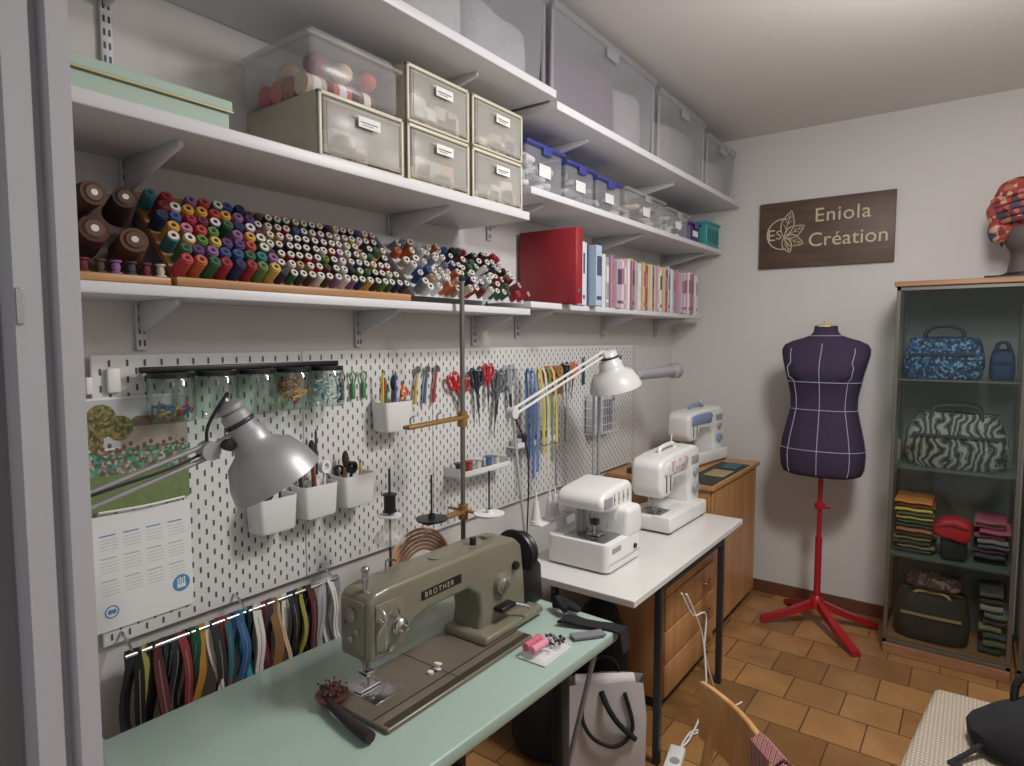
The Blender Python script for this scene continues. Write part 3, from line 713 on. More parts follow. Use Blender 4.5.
b.box((.20,1.62,1.005),(.40,1.637,1.012),BR,.002)
for (x,y) in ((SX,1.47),(.38,1.628)):
    b.lathe((x,y,1.012),(0,0,1),[(0,0),(.05,0),(.052,.006),(.012,.008),(.01,.02)],BLACK if x<.3 else WHITE); b.cyl((x,y,1.0),(x,y,1.16),.003,BLACK)
b.done()
b=B('thread_spool_holder')
tx,ty=.235,1.32
b.lathe((tx,ty,.7215),(0,0,1),[(0,0),(.02,0),(.02,.008),(.006,.012)],DGREY)
b.cyl((tx,ty,.73),(tx,ty,1.20),.004,DGREY)
b.lathe((tx,ty,.97),(0,0,1),[(0,0),(.045,.0),(.050,.012),(.042,.030),(.02,.045),(.018,.08),(0,.08)],CLEARC,20)
b.lathe((tx,ty,1.067),(0,0,1),[(0,0),(.022,0),(.022,.004),(.018,.006),(.018,.05),(.022,.052),(.022,.056),(0,.056)],BLACK,16)
b.lathe((tx,ty,1.054),(0,0,1),[(0,0),(.036,0),(.036,.004),(0,.004)],WHITE,20)
b.done()

# ---------------------------------------------------------------- desk lamps
def shade(b,c,ax,L_,r1,r2,m,inner):
    b.lathe(c,ax,[(0,-.045),(r1*.55,-.045),(r1*.75,-.035),(r1*.78,.0),(r1,.01),(r1*1.02,.03),(r1*1.15,.045),(r1+(r2-r1)*.55,L_*.45),(r1+(r2-r1)*.88,L_*.75),(r2,L_),(r2-.003,L_),(r1+(r2-r1)*.82,L_*.72),(r1*.9,.05),(0,.05)],m,36)
    a=Vector(ax).normalized(); b.sph(Vector(c)+a*(L_*.62),(.028,.028,.028),inner)
    b.lathe(Vector(c),a,[(r1*.80,-.02),(r1*.84,-.018),(r1*.84,-.012),(r1*.80,-.010)],DGREY,24)
BULB=mat('lamp_bulb',(240,238,230),.3)
def arm(p,q,r_=.0055,off=.014,m=ALU):
    p=Vector(p);q=Vector(q)
    b.cyl(p+Vector((0,0,off)),q+Vector((0,0,off)),r_,m,n=8); b.cyl(p-Vector((0,0,off)),q-Vector((0,0,off)),r_,m,n=8)
b=B('desk_lamp')
hc=Vector((.40,.750,1.405)); ax=Vector((.055,.09,-.19)).normalized()
shade(b,hc,ax,.140,.040,.100,ALU,BULB)
b.lathe(hc-ax*.045,-ax,[(.028,0),(.03,.01),(.02,.02),(.008,.022),(.008,.03),(0,.031)],ALU)
j=Vector((.385,.68,1.365))
arm((.36,.36,1.27),j)
b.lathe(j-Vector((.015,0,0)),(1,0,0),[(0,0),(.020,0),(.020,.03),(0,.03)],ALU); b.cyl(j,hc,.008,ALU); b.tube([j,j+Vector((0,.0,.05)),hc+Vector((-.01,-.03,.075)),hc-ax*.07],.004,BLACK,6)
b.lathe(j+Vector((.015,.03,.01)),(1,0,0),[(0,0),(.012,0),(.012,.02),(0,.021)],BLACK)
arm((.36,.36,1.27),(.33,.47,.80)); b.cyl((.33,.47,.722),(.33,.47,.82),.012,ALU); b.box((.29,.44,.7215),(.37,.50,.745),ALU,.006)
b.lathe((.345,.36,1.27),(1,0,0),[(0,0),(.022,0),(.022,.03),(0,.03)],ALU)
b.tube([(.37,.36,1.29),(.38,.5,1.32),(.385,.6,1.34),j],.003,BLACK,6)
b.done()
WL=mat('white_lamp_enamel',(206,206,206),.35,var=.02)
b=B('desk_lamp')
hc=Vector((.35,2.53,1.50)); ax=Vector((.02,.04,-.16)).normalized()
shade(b,hc,ax,.13,.052,.118,WL,BULB)
arm((.35,1.80,1.335),(.35,2.47,1.53),.006,.012,WL); b.cyl((.35,2.47,1.53),hc,.008,WL)
arm((.35,1.80,1.335),(.29,1.97,.80),.005,.01,WL)
b.lathe((.335,1.80,1.335),(1,0,0),[(0,0),(.02,0),(.02,.03),(0,.03)],WL); b.lathe((.335,2.47,1.53),(1,0,0),[(0,0),(.016,0),(.016,.03),(0,.03)],WL)
b.cyl((.29,1.965,.722),(.29,1.965,.82),.012,WL); b.lathe((.29,1.965,.7215),(0,0,1),[(0,0),(.04,0),(.04,.012),(.015,.018)],WL)
b.tube([(.36,1.8,1.32),(.37,1.86,1.20),(.35,1.9,1.05),(.30,1.96,.82)],.003,BLACK,6)
b.done()
b=B('desk_lamp')
p=Vector((.33,2.86,1.42)); q=Vector((.36,3.22,1.425))
LG=mat('lamp_light_grey',(166,167,170),.4,metal=.3)
b.cyl(p,q,.026,LG,r2=.03,n=20); b.lathe(q,(q-p),[(.03,0),(.040,.004),(.042,.05),(.03,.07),(0,.08)],LG); b.lathe(p,(p-q),[(.026,0),(.02,.02),(0,.025)],LG)
b.tube([p,(.3,2.78,1.38),(.25,2.62,1.35)],.008,LG,8); b.cyl((.25,2.62,.75),(.25,2.62,1.36),.008,LG); b.cyl((.232,2.60,.75),(.232,2.60,1.33),.005,LG)
b.lathe((.25,2.62,.7215),(0,0,1),[(0,0),(.05,0),(.05,.02),(.02,.04)],DGREY)
b.sph((.25,2.62,1.35),.018,LG)
b.done()

# ---------------------------------------------------------------- white table
b=B('work_table')
b.box((.25,1.905,.695),(.78,3.11,.720),WHITE2,.003)
b.box((.27,1.915,.66),(.30,3.10,.694),DGREY); 
for y in (2.16,2.86):
    b.box((.745,y-.013,0),(.771,y+.013,.694),DGREY,.003); b.box((.29,y-.013,0),(.316,y+.013,.694),DGREY,.003); b.box((.29,y-.012,.655),(.765,y+.012,.693),DGREY,.003)
b.box((.748,2.16,.660),(.768,2.86,.693),DGREY,.003)
b.done()

# ---------------------------------------------------------------- overlocker
b=B('overlock_machine')
z=.7215
b.prism('z',rrect(.33,.605,2.05,2.335,.03),z+.006,z+.112,WHITE,.012,3)
for (x,y) in ((.36,2.08),(.57,2.08),(.36,2.30),(.57,2.30)): b.cyl((x,y,z),(x,y,z+.008),.012,BLACK)
b.prism('x',[(2.21,.82),(2.20,.925),(2.075,.945),(2.065,.985),(2.10,1.015),(2.30,1.035),(2.335,1.015),(2.34,.82)],.36,.565,WHITE,.024,4)
b.prism('x',[(2.20,.82),(2.21,.94),(2.33,.94),(2.338,.82)],.50,.610,WHITE,.022,4)
b.box((.40,2.065,.830),(.58,2.20,.838),STEEL,.002); b.box((.42,2.13,.838),(.45,2.16,.95),GREY,.004); b.box((.48,2.11,.840),(.53,2.17,.848),STEEL,.003)
b.cyl((.50,2.13,.848),(.50,2.13,.95),.005,STEEL); b.cyl((.475,2.14,.848),(.475,2.14,.95),.006,STEEL); b.box((.49,2.115,.88),(.52,2.14,.905),DGREY,.003)
b.box((.5655,2.09,.955),(.570,2.15,.995),GREY,.003)
for i in range(4):
    y=2.17+i*.038; b.box((.5655,y-.004,.955),(.5665,y+.004,1.0),GREY); b.lathe((.557,y,.978),(0,1,0),[(0,-.004),(.013,-.004),(.013,.004),(0,.004)],mat('dial_%d'%i,[(140,156,186),(196,188,140),(180,140,140),(140,160,142)][i],.4),14)
b.lathe((.47,2.34,.87),(0,1,0),[(0,.03),(.03,.03),(.04,.024),(.042,.008),(.03,0)],WHITE,24)
b.box((.605,2.08,.795),(.607,2.15,.815),GREY,.001); b.cyl((.60,2.27,.78),(.612,2.27,.78),.010,BLACK)
b.tube([(.607,2.06,.76),(.607,2.20,.757),(.607,2.32,.76)],.0012,GREY,5,3)
b.box((.27,2.02,.86),(.325,2.32,.872),WHITE,.004); b.box((.30,2.17,z+.02),(.33,2.21,.862),WHITE,.004)
for i in range(4):
    y=2.045+i*.07; x=.285+(i%2)*.02; b.cyl((x,y,.872),(x,y,.99),.004,WHITE)
    b.lathe((x,y,.873),(0,0,1),[(0,0),(.024,0),(.024,.006),(.016,.010),(.006,.05),(0,.05)],WHITE,16)
    if i<3: b.cyl((x,y,.878),(x,y,.955),.021,mat('ov_cone',(214,212,214),.7),r2=.010,n=16)
b.cyl((.285,2.19,.87),(.285,2.19,1.17),.004,STEEL); b.cyl((.285,2.04,1.17),(.285,2.31,1.17),.003,STEEL)
for i in range(4): b.tube([(.285,2.05+i*.075,1.17),(.30,2.05+i*.075,1.175),(.305,2.06+i*.075,1.17)],.002,STEEL,5,2)
b.done()

# ---------------------------------------------------------------- domestic sewing machines
def home(x,y,z,accent,rot=0,s=1.0,panel=None):
    b=B('sewing_machine'); b.M=Matrix.Translation((x,y,z))@Matrix.Rotation(rot,4,'Z')@Matrix.Scale(s,4)
    b.box((-.10,.0,.006),(.10,.40,.07),WHITE,.012,3)
    for px in (-.08,.08):
        for py in (.03,.37): b.cyl((px,py,0),(px,py,.008),.012,BLACK)
    b.box((.02,.0,.012),(.101,.26,.072),WHITE,.008,3)
    b.prism('x',[(.30,.06),(.285,.16),(.25,.195),(.13,.20),(.11,.14),(.02,.135),(-.005,.17),(-.005,.27),(.02,.295),(.10,.305),(.36,.315),(.40,.30),(.41,.26),(.41,.06)],-.075,.06,WHITE,.022,4)
    b.prism('x',[(.03,.225),(.03,.275),(.10,.285),(.24,.29),(.27,.27),(.25,.225)],.0595,.0635,panel or accent,.001,1)
    b.lathe((.062,.345,.13),(1,0,0),[(0,.016),(.022,.016),(.026,0)],accent,24); b.lathe((.062,.345,.20),(1,0,0),[(0,.012),(.016,.012),(.019,0)],GREY,20)
    b.box((.061,.31,.235),(.064,.385,.27),GREY,.002)
    b.lathe((0,.405,.235),(0,1,0),[(0,.03),(.03,.03),(.045,.024),(.047,.006),(.035,0)],WHITE,28)
    b.cyl((.0,.055,.08),(.0,.055,.15),.004,STEEL); b.cyl((-.02,.06,.085),(-.02,.06,.15),.006,STEEL); b.box((-.02,.03,.073),(.025,.085,.078),STEEL,.002); b.box((-.012,.04,.079),(.014,.075,.085),GREY,.002)
    b.box((-.05,.01,.0705),(.05,.12,.0725),STEEL,.001)
    b.box((.061,.045,.16),(.063,.05,.26),DGREY); b.box((.061,.085,.16),(.063,.09,.26),DGREY)
    b.cyl((-.03,.30,.31),(-.03,.30,.36),.003,WHITE); b.lathe((-.03,.30,.314),(0,0,1),[(0,0),(.02,0),(.02,.004),(0,.004)],WHITE,16)
    b.tube([(-.005,.12,.30),(-.005,.13,.325),(-.005,.25,.33),(-.005,.27,.305)],.009,accent if panel is None else WHITE,8,5)
    return b.done()
PINKP=printmat('floral_panel',[(222,221,222),(206,160,180),(222,221,222),(200,168,190),(222,221,222),(222,221,222)],60,.35)
home(.49,2.64,.7215,GREY,math.radians(-1),1.12,PINKP)
home(.28,3.54,.8515,mat('blue_accent',(130,146,184),.35),math.radians(-8),1.05)

# ---------------------------------------------------------------- wood cabinet + drawer unit
b=B('wooden_sideboard')
b.box((.02,3.15,.06),(.60,3.95,.825),WOOD,.003); b.box((.015,3.135,.826),(.625,3.97,.850),WOOD,.004); b.box((.05,3.18,0),(.57,3.93,.06),DGREY)
b.box((.6005,3.165,.07),(.612,3.94,.815),WOOD,.003)
b.done()
b=B('drawer_cabinet')
b.box((.34,2.48,.05),(.64,3.10,.65),WOOD,.003); b.box((.36,2.5,0),(.62,3.08,.05),DGREY)
for k in range(4):
    b.box((.6405,2.49,.06+k*.148),(.652,3.09,.06+k*.148+.14),WOOD,.003)
    b.tube([(.652,2.93,.13+k*.148),(.668,2.94,.13+k*.148),(.668,3.0,.13+k*.148),(.652,3.01,.13+k*.148)],.004,STEEL,6,3)
b.done()
b=B('cutting_mat'); b.box((.445,3.16,.8515),(.61,3.80,.855),mat('mat_dark',(40,48,50),.6),.001); b.box((.49,3.36,.8555),(.60,3.54,.861),mat('fabric_yellow',(160,144,100),.8),.002)
b.box((.50,3.60,.8555),(.59,3.74,.863),mat('teal_book',(60,96,108),.6),.002); b.done()
b=B('sewing_notions_pile')
for i,(y,c) in enumerate([(3.18,(60,50,60)),(3.24,(200,196,190)),(3.32,(150,110,80))]):
    b.box((.12,y,.8515),(.22,y+.05,.88+.02*i),mat('not_%d'%i,c,.7),.006)
b.done()

# ---------------------------------------------------------------- paper bag
b=B('paper_shopping_bag')
BAG=mat('bag_paper',(186,180,180),.7,var=.08,bump=.3,scale=9)
b.M=Matrix.Translation((.63,1.98,0))@Matrix.Rotation(math.radians(-50),4,'Z')
def bagring(z,sx,sy,jit): return [(sx*a+random.uniform(-jit,jit),sy*c+random.uniform(-jit,jit),z+(random.uniform(-jit,jit) if z>.1 else 0)) for a,c in ((-1,-1),(0,-1),(1,-1),(1,-.5),(1,0),(1,.5),(1,1),(0,1),(-1,1),(-1,.5),(-1,0),(-1,-.5))]
b.loft([bagring(.001,.05,.140,0),bagring(.12,.055,.143,.005),bagring(.24,.05,.143,.008),bagring(.37,.035,.145,.010)],BAG,cap=False,smooth=False)
b.box((-.048,-.138,.001),(.048,.138,.004),BAG)
b.prism('y',[(-.025,.33),(0,.395),(.02,.38),(.03,.33)],-.11,.11,mat('tissue_paper',(206,196,200),.9,bump=.6,scale=20),.008)
b.tube([(.045,-.08,.34),(.062,-.09,.26),(.070,-.05,.19),(.072,.03,.16),(.066,.09,.22),(.045,.065,.34)],.007,BLACKF,8)
b.tube([(.045,-.02,.35),(.068,.0,.30),(.072,.04,.24),(.066,.10,.18)],.010,BLACKF,8)
b.tube([(-.04,-.06,.33),(-.05,-.06,.38),(-.03,-.02,.43),(-.03,.03,.43),(-.05,.06,.38),(-.04,.06,.33)],.007,BLACKF,8)
b.done()
b=B('fabric_storage_bag')
b.loft([[(.42+.12*math.cos(a)*s,2.34+.10*math.sin(a)*s,z) for a in [2*math.pi*k/16 for k in range(16)]] for z,s in ((.001,.7),(.05,1.0),(.2,1.05),(.36,.9),(.46,.6),(.5,.3))],BLACKF)
b.tube([(.40,2.28,.46),(.42,2.30,.56),(.42,2.38,.56),(.40,2.40,.46)],.01,BLACKF)
b.done()
b=B('fabric_storage_bag')
b.loft([[(.36+.13*math.cos(a)*s,1.98+.10*math.sin(a)*s,z) for a in [2*math.pi*k/16 for k in range(16)]] for z,s in ((.001,.8),(.05,1.0),(.2,1.0),(.42,.85),(.52,.6),(.55,.3))],mat('dark_cloth',(40,38,44),.9,bump=.4))
b.done()
b=B('power_cable')
b.tube([(.79,2.35,.60),(.80,2.42,.5),(.81,2.5,.35),(.84,2.45,.15),(.82,2.35,.03),(.80,2.30,.008),(.80,2.42,.008),(.86,2.45,.008),(.88,2.40,.008),(.86,2.6,.008),(.90,2.75,.008)],.004,WHITE,8)
b.tube([(.79,2.30,.62),(.80,2.40,.5),(.80,2.55,.45),(.81,2.52,.30),(.82,2.62,.1),(.80,2.70,.008),(.84,2.5,.008),(.80,2.38,.008)],.0035,WHITE,8)
b.done()
b=B('power_strip'); b.box((.80,2.00,.001),(.86,2.26,.04),WHITE,.008,rot=(0,0,.2)); 
b.cyl((.83,2.08,.04),(.83,2.08,.043),.018,GREY); b.cyl((.83,2.16,.04),(.83,2.16,.043),.018,GREY); b.done()

# ---------------------------------------------------------------- sign
b=B('wooden_sign')
b.box((.56,4.066,2.02),(1.275,4.088,2.41),WOODD,.002)
GOLD=mat('sign_lettering',(192,184,156),.5)
RX=Matrix.Rotation(math.pi/2,4,'X')
b.text('Eniola',.112,Matrix.Translation((.865,4.065,2.275))@RX,GOLD,.001,space=1.08)
b.text('Création',.112,Matrix.Translation((.835,4.065,2.135))@RX,GOLD,.001,space=1.02)
def leaf(c,ang,l,w):
    pts=[]
    n=12
    for i in range(n): t=i/n; pts.append((l*t,w*math.sin(math.pi*t)*(1-.3*t)))
    for i in range(n): t=1-i/n; pts.append((l*t,-w*math.sin(math.pi*t)*(1-.3*t)))
    P=[(c[0]+x*math.cos(ang)-y*math.sin(ang),4.0645,c[1]+x*math.sin(ang)+y*math.cos(ang)) for x,y in pts]
    b.tube(P,.0028,GOLD,6,1,closed=True); b.tube([(c[0],4.0645,c[1]),(c[0]+l*.9*math.cos(ang),4.0645,c[1]+l*.9*math.sin(ang))],.0022,GOLD,6,1)
    for s_ in (-1,1):
        for t in (.3,.5,.7):
            p0=(c[0]+l*t*math.cos(ang),4.0645,c[1]+l*t*math.sin(ang)); a2=ang+s_*.7
            b.tube([p0,(p0[0]+w*.8*math.cos(a2),4.0645,p0[2]+w*.8*math.sin(a2))],.0015,GOLD,5,1)
leaf((.70,2.20),math.radians(75),.16,.042); leaf((.70,2.20),math.radians(28),.13,.038); leaf((.70,2.20),math.radians(-22),.12,.036); leaf((.70,2.20),math.radians(-68),.10,.03)
b.tube([(.695+.09*math.cos(a),4.0645,2.22+.09*math.sin(a)) for a in [math.radians(75+k*17) for k in range(13)]],.004,GOLD,6,1)
b.text('E',.095,Matrix.Translation((.605,4.0648,2.185))@RX,GOLD,.001); b.text('S',.075,Matrix.Translation((.655,4.0648,2.192))@RX,GOLD,.001)
b.done()

# ---------------------------------------------------------------- dress form
b=B('dress_form')
PUR=mat('purple_jersey',(52,40,64),.9,var=.12,scale=60,bump=.2)
cx,cy=1.0,3.78
prof=[(.855,.17,.12,0),(.865,.195,.135,0),(.90,.208,.143,0),(.98,.212,.148,.0),(1.06,.200,.138,0),(1.14,.182,.122,0),(1.22,.165,.112,0),(1.28,.166,.112,0),(1.35,.178,.122,.008),(1.42,.193,.138,.018),(1.47,.206,.132,.014),(1.51,.216,.116,.004),(1.54,.218,.100,0),(1.565,.205,.088,0),(1.585,.165,.08,0),(1.60,.115,.072,0),(1.615,.075,.062,0),(1.635,.060,.054,0),(1.665,.056,.052,0)]
def interp(z):
    for i in range(len(prof)-1):
        a,c=prof[i],prof[i+1]
        if a[0]<=z<=c[0]:
            t=(z-a[0])/(c[0]-a[0]); return [a[k]+(c[k]-a[k])*t for k in range(4)]
    return prof[-1]
def surf(th,z,off=0):
    p=interp(z); ex=.85
    c=math.cos(th); s_=math.sin(th)
    return Vector((cx+(p[1]+off)*math.copysign(abs(c)**ex,c),cy-p[3]*(1 if s_<0 else 0)+(p[2]+off)*math.copysign(abs(s_)**ex,s_),z))
zs=[];
for i in range(len(prof)-1):
    zs+= [prof[i][0]+(prof[i+1][0]-prof[i][0])*k/2 for k in range(2)]
zs.append(prof[-1][0])
b.loft([[surf(2*math.pi*k/36,z) for k in range(36)] for z in zs],PUR)
for sx in (-1,1): b.sph((cx+sx*.085,cy-.095,1.42),(.066,.052,.06),PUR)
TAPE=mat('style_tape',(150,160,180),.6)
for z in (1.365,1.215,1.0): b.tube([surf(2*math.pi*k/36,z,.003) for k in range(36)],.0024,TAPE,5,1,closed=True)
for th in (-90,-90+42,-90-42,0,180):
    zz=[.87+k*.025 for k in range(29)]
    if th!=-90: zz=[z for z in zz if z<1.56]
    b.tube([surf(math.radians(th),z,.003+(.022 if th in(-48,-132) and 1.37<z<1.47 else 0)) for z in zz],.0024,TAPE,5,1)
b.tube([surf(2*math.pi*k/24,1.612,.004) for k in range(24)],.0024,TAPE,5,1,closed=True)
b.lathe((cx,cy,1.66),(0,0,1),[(.056,0),(.054,.008),(.03,.014),(.012,.018),(.012,.03),(0,.032)],mat('neck_cap',(196,172,136),.5))
b.cyl((cx,cy,.12),(cx,cy,.86),.013,REDM); b.cyl((cx,cy,.12),(cx,cy,.50),.018,REDM); b.lathe((cx,cy,.66),(0,0,1),[(.013,0),(.028,.004),(.028,.03),(.013,.034)],REDM)
b.cyl((cx,cy,.67),(cx+.05,cy-.02,.675),.007,REDM); b.lathe((cx,cy,.10),(0,0,1),[(0,0),(.035,0),(.035,.05),(.02,.07)],REDM)
for (x,y) in ((.74,3.64),(1.24,3.50),(1.28,3.93),(.80,3.99)):
    d=(Vector((x,y,0))-Vector((cx,cy,0))); p0=Vector((cx,cy,.135)); 
    w=Vector((-d.y,d.x,0)).normalized()
    b.loft([[p0+w*.014+Vector((0,0,.02)),p0-w*.014+Vector((0,0,.02)),p0-w*.014-Vector((0,0,.03)),p0+w*.014-Vector((0,0,.03))],
            [p0+d*.5+w*.02+Vector((0,0,-.05)),p0+d*.5-w*.02+Vector((0,0,-.05)),p0+d*.5-w*.02-Vector((0,0,.085)),p0+d*.5+w*.02-Vector((0,0,.085))],
            [Vector((x,y,.03))+w*.022,Vector((x,y,.03))-w*.022,Vector((x,y,.002))-w*.022,Vector((x,y,.002))+w*.022]],REDM,smooth=False)
b.done()

# ---------------------------------------------------------------- glass cabinet
FRM=mat('cabinet_frame',(112,108,102),.35,metal=.6); TOPW=woodmat('cabinet_top_wood',(134,94,66),(162,120,84),3,.4,(1,12,12))
CBK=mat('cabinet_back',(112,114,112),.6)
CH=1.875
def cabinet(x0,x1,y0,y1,back):
    b=B('display_cabinet')
    b.box((x0-.01,y0-.015,CH-.025),(x1+.01,y1,CH),TOPW,.004); b.box((x0,y0,0),(x1,y1,.055),TOPW,.004)
    for x in (x0,x1-.018):
        for y in (y0,y1-.018): b.box((x,y,.055),(x+.018,y+.018,CH-.025),FRM,.002)
    for z in (.055,CH-.045):
        b.box((x0,y0,z),(x1,y0+.018,z+.020),FRM,.002)
    b.box((x0+.018,y0+.004,.075),(x1-.018,y0+.008,CH-.045),GLASS); b.box((x0+.006,y0+.018,.075),(x0+.010,y1-.018,CH-.03),GLASS)
    b.box((x0,y1-.006,.055),(x1,y1,CH-.025),back)
    SH=mat('shelf_glass',(130,146,140),.1,alpha=.35)
    for z in (.50,.95,1.39): b.box((x0+.012,y0+.03,z),(x1-.012,y1-.02,z+.008),SH); b.box((x0+.012,y0+.029,z),(x1-.012,y0+.030,z+.008),FRM)
    b.box((x0+.03,y0-.018,1.0),(x0+.045,y0+.004,1.10),FRM,.003)
    b.done()
cabinet(1.335,1.850,3.65,4.06,CBK)
cabinet(1.875,2.40,3.65,4.06,CBK)
BLUEP=printmat('blue_print_fabric',[(30,46,74),(50,100,150),(26,34,58),(110,140,164),(38,66,110),(28,36,60)],90)
ZEB=printmat('zebra_fabric',[(34,35,36),(118,116,108),(46,47,48),(146,144,134)],9,.8,'WAVE',16)
def handbag(name,x,y,z,w,h,d,m,hm,hh=.10,top=.72):
    b=B(name)
    rings=[]
    for k,(t,s_) in enumerate([(0,.86),(.1,.98),(.35,1.04),(.65,1.0),(.9,(1+top)/2),(1.0,top)]):
        ring=[]
        for i in range(24):
            a=2*math.pi*i/24; c=math.cos(a); s2=math.sin(a)
            ring.append((x+w/2*(s_+.08)*math.copysign(abs(c)**.5,c)*.92,y+d/2*s_*math.copysign(abs(s2)**.6,s2),z+h*t+(.006*math.sin(5*a) if t>.05 else 0)))
        rings.append(ring)
    b.loft(rings,m)
    for sy in (-1,1):
        b.tube([(x-w*.25,y+sy*d*.36,z+h*.75),(x-w*.22,y+sy*d*.34,z+h+hh*.6),(x,y+sy*d*.25,z+h+hh),(x+w*.22,y+sy*d*.34,z+h+hh*.6),(x+w*.25,y+sy*d*.36,z+h*.75)],.008,hm,8)
    b.tube([(x-w*.40,y,z+h),(x,y,z+h+.004),(x+w*.40,y,z+h)],.006,hm,6)
    b.ribbon([(x-w*.40,y-d*.53,z+h*.6),(x,y-d*.56,z+h*.6),(x+w*.40,y-d*.53,z+h*.6)],(0,0,.014),hm)
    b.done()
handbag('patterned_handbag',1.53,3.83,1.399,.33,.20,.16,BLUEP,mat('navy_trim',(24,34,60),.7),.06,.85)
handbag('patterned_handbag',1.765,3.88,1.399,.10,.14,.12,mat('blue_bag',(34,56,92),.8),mat('navy_trim2',(24,34,60),.7),.04)
handbag('zebra_handbag',1.595,3.84,.959,.42,.27,.20,ZEB,mat('grey_trim',(50,50,50),.7),.04,.6)
def folded(name,x,y,z,w,d,cols,h=.022,jit=.012):
    b=B(name)
    for i,c in enumerate(cols):
        dx=random.uniform(-jit,jit); sh=random.uniform(-.012,.012)
        m=mat('cl_%d_%d_%d'%c,c,.9,bump=.4,scale=30)
        # soft folded layer: front edge bulges and droops
        ring=[]
        b.loft([[(xx,y+d/2*cs-sh,z+i*h+h*.48+h*.47*sn+.002*math.sin(xx*70+i)*(1 if i>0 else 0)) for cs,sn in [(math.copysign(abs(math.cos(a))**.25,math.cos(a)),math.copysign(abs(math.sin(a))**.7,math.sin(a))) for a in [2*math.pi*k/16 for k in range(16)]]] for xx in [x+dx-w/2+w*q/8 for q in range(9)]],m)
    b.done()
folded('folded_fabric_stack',1.445,3.86,.510,.16,.24,[(60,60,66),(110,104,80),(50,60,56),(130,120,70),(60,44,36),(160,100,70),(60,60,50),(70,90,70),(176,150,76),(90,84,60),(190,164,76),(124,64,50),(196,120,56)],.021)
folded('folded_fabric_stack',1.76,3.88,.510,.12,.22,[(50,50,54),(60,56,62),(90,50,64),(74,74,84),(120,110,104),(140,70,94),(166,80,106),(180,110,126),(150,70,90)],.024)
b=B('red_pouch'); b.M=Matrix.Translation((1.62,3.76,.509))
RS=mat('red_satin',(176,28,38),.6,bump=.4,scale=18); BPH=mat('black_pouch',(28,28,32),.8)
b.prism('y',[(-.06,0),(-.065,.11),(-.03,.13),(.04,.12),(.05,.04),(.045,0)],-.04,.05,BPH,.02,4)
b.prism('y',[(-.095,.12),(-.10,.165),(-.06,.205),(.0,.215),(.06,.19),(.062,.13),(.04,.09),(-.02,.105)],-.06,.06,RS,.022,4)
b.ribbon([(-.08,-.062,.17),(-.02,-.066,.185),(.05,-.062,.17)],(0,0,.008),mat('red_dark',(120,20,30),.7),.002)
b.done()
handbag('dark_tote_bag',1.53,3.85,.056,.32,.24,.20,mat('dark_tote',(44,42,38),.8,var=.3,scale=20),mat('tan_trim',(160,132,90),.6),.01,.9)
b=B('knitted_hat'); HP=printmat('hat_print',[(80,50,52),(136,108,94),(96,56,62),(50,50,56)],60)
b.loft([[(1.54+.125*s_*math.cos(a),3.85+.085*s_*math.sin(a),zz+.006*math.sin(3*a)) for a in [2*math.pi*k/20 for k in range(20)]] for zz,s_ in ((.322,.8),(.335,1.0),(.36,1.0),(.38,.85),(.392,.5))],HP); b.done()
folded('folded_fabric_stack',1.78,3.90,.057,.09,.22,[(40,50,60),(90,90,70),(50,70,70),(120,112,90),(60,60,66),(90,104,104),(130,122,110),(50,50,60),(100,90,80)],.035)

# ---------------------------------------------------------------- head with wrap
b=B('mannequin_head')
SKIN=mat('foam_head',(84,74,74),.7); WRAP=printmat('wax_print',[(150,54,50),(170,100,86),(70,70,90),(160,70,62),(190,156,130),(104,44,52)],34)
hx,hy,hz=1.825,3.84,CH+.0015
b.box((hx-.15,hy-.12,hz),(hx+.15,hy+.12,hz+.014),BLACK,.006)
b.lathe((hx,hy,hz+.014),(0,0,1),[(0,0),(.10,0),(.10,.006),(.085,.01),(.06,.02)],BLACK,24)
b.loft([[ (hx+r_*math.cos(a),hy+r_*1.05*math.sin(a)+o,hz+z_) for a in [2*math.pi*k/20 for k in range(20)]] for z_,r_,o in ((.02,.075,0),(.04,.062,0),(.10,.052,0),(.13,.056,-.01),(.15,.072,-.015),(.20,.085,-.012),(.25,.088,-.005),(.30,.08,0))],SKIN)
b.sph((hx+.02,hy-.092,hz+.19),(.012,.018,.022),SKIN); b.sph((hx+.02,hy-.088,hz+.155),(.022,.01,.007),mat('lips',(110,60,60),.5))
for sx in (-.01,.05): b.sph((hx+sx,hy-.082,hz+.215),(.012,.006,.006),BLACK)
for sx in (-1,1): b.sph((hx+sx*.088,hy,hz+.18),(.008,.016,.026),SKIN)
b.sph((hx,hy,hz+.30),(.135,.125,.10),WRAP); b.sph((hx+.02,hy-.01,hz+.385),(.14,.11,.08),WRAP,rot=(0,.3,0)); b.sph((hx-.04,hy-.03,hz+.37),(.09,.085,.085),WRAP); b.sph((hx+.06,hy-.04,hz+.43),(.09,.06,.055),WRAP,rot=(0,-.5,.4))
b.sph((hx-.085,hy-.03,hz+.25),(.055,.06,.085),WRAP,rot=(0,.35,0)); b.sph((hx-.10,hy-.02,hz+.32),(.055,.06,.06),WRAP,rot=(.4,.2,0))
for k in range(5): b.tube([(hx-.13,hy-.02-.01*k,hz+.255+.026*k),(hx-.05,hy-.124,hz+.265+.03*k),(hx+.05,hy-.128,hz+.275+.032*k),(hx+.13,hy-.02,hz+.31+.026*k)],.015,WRAP)
b.done()

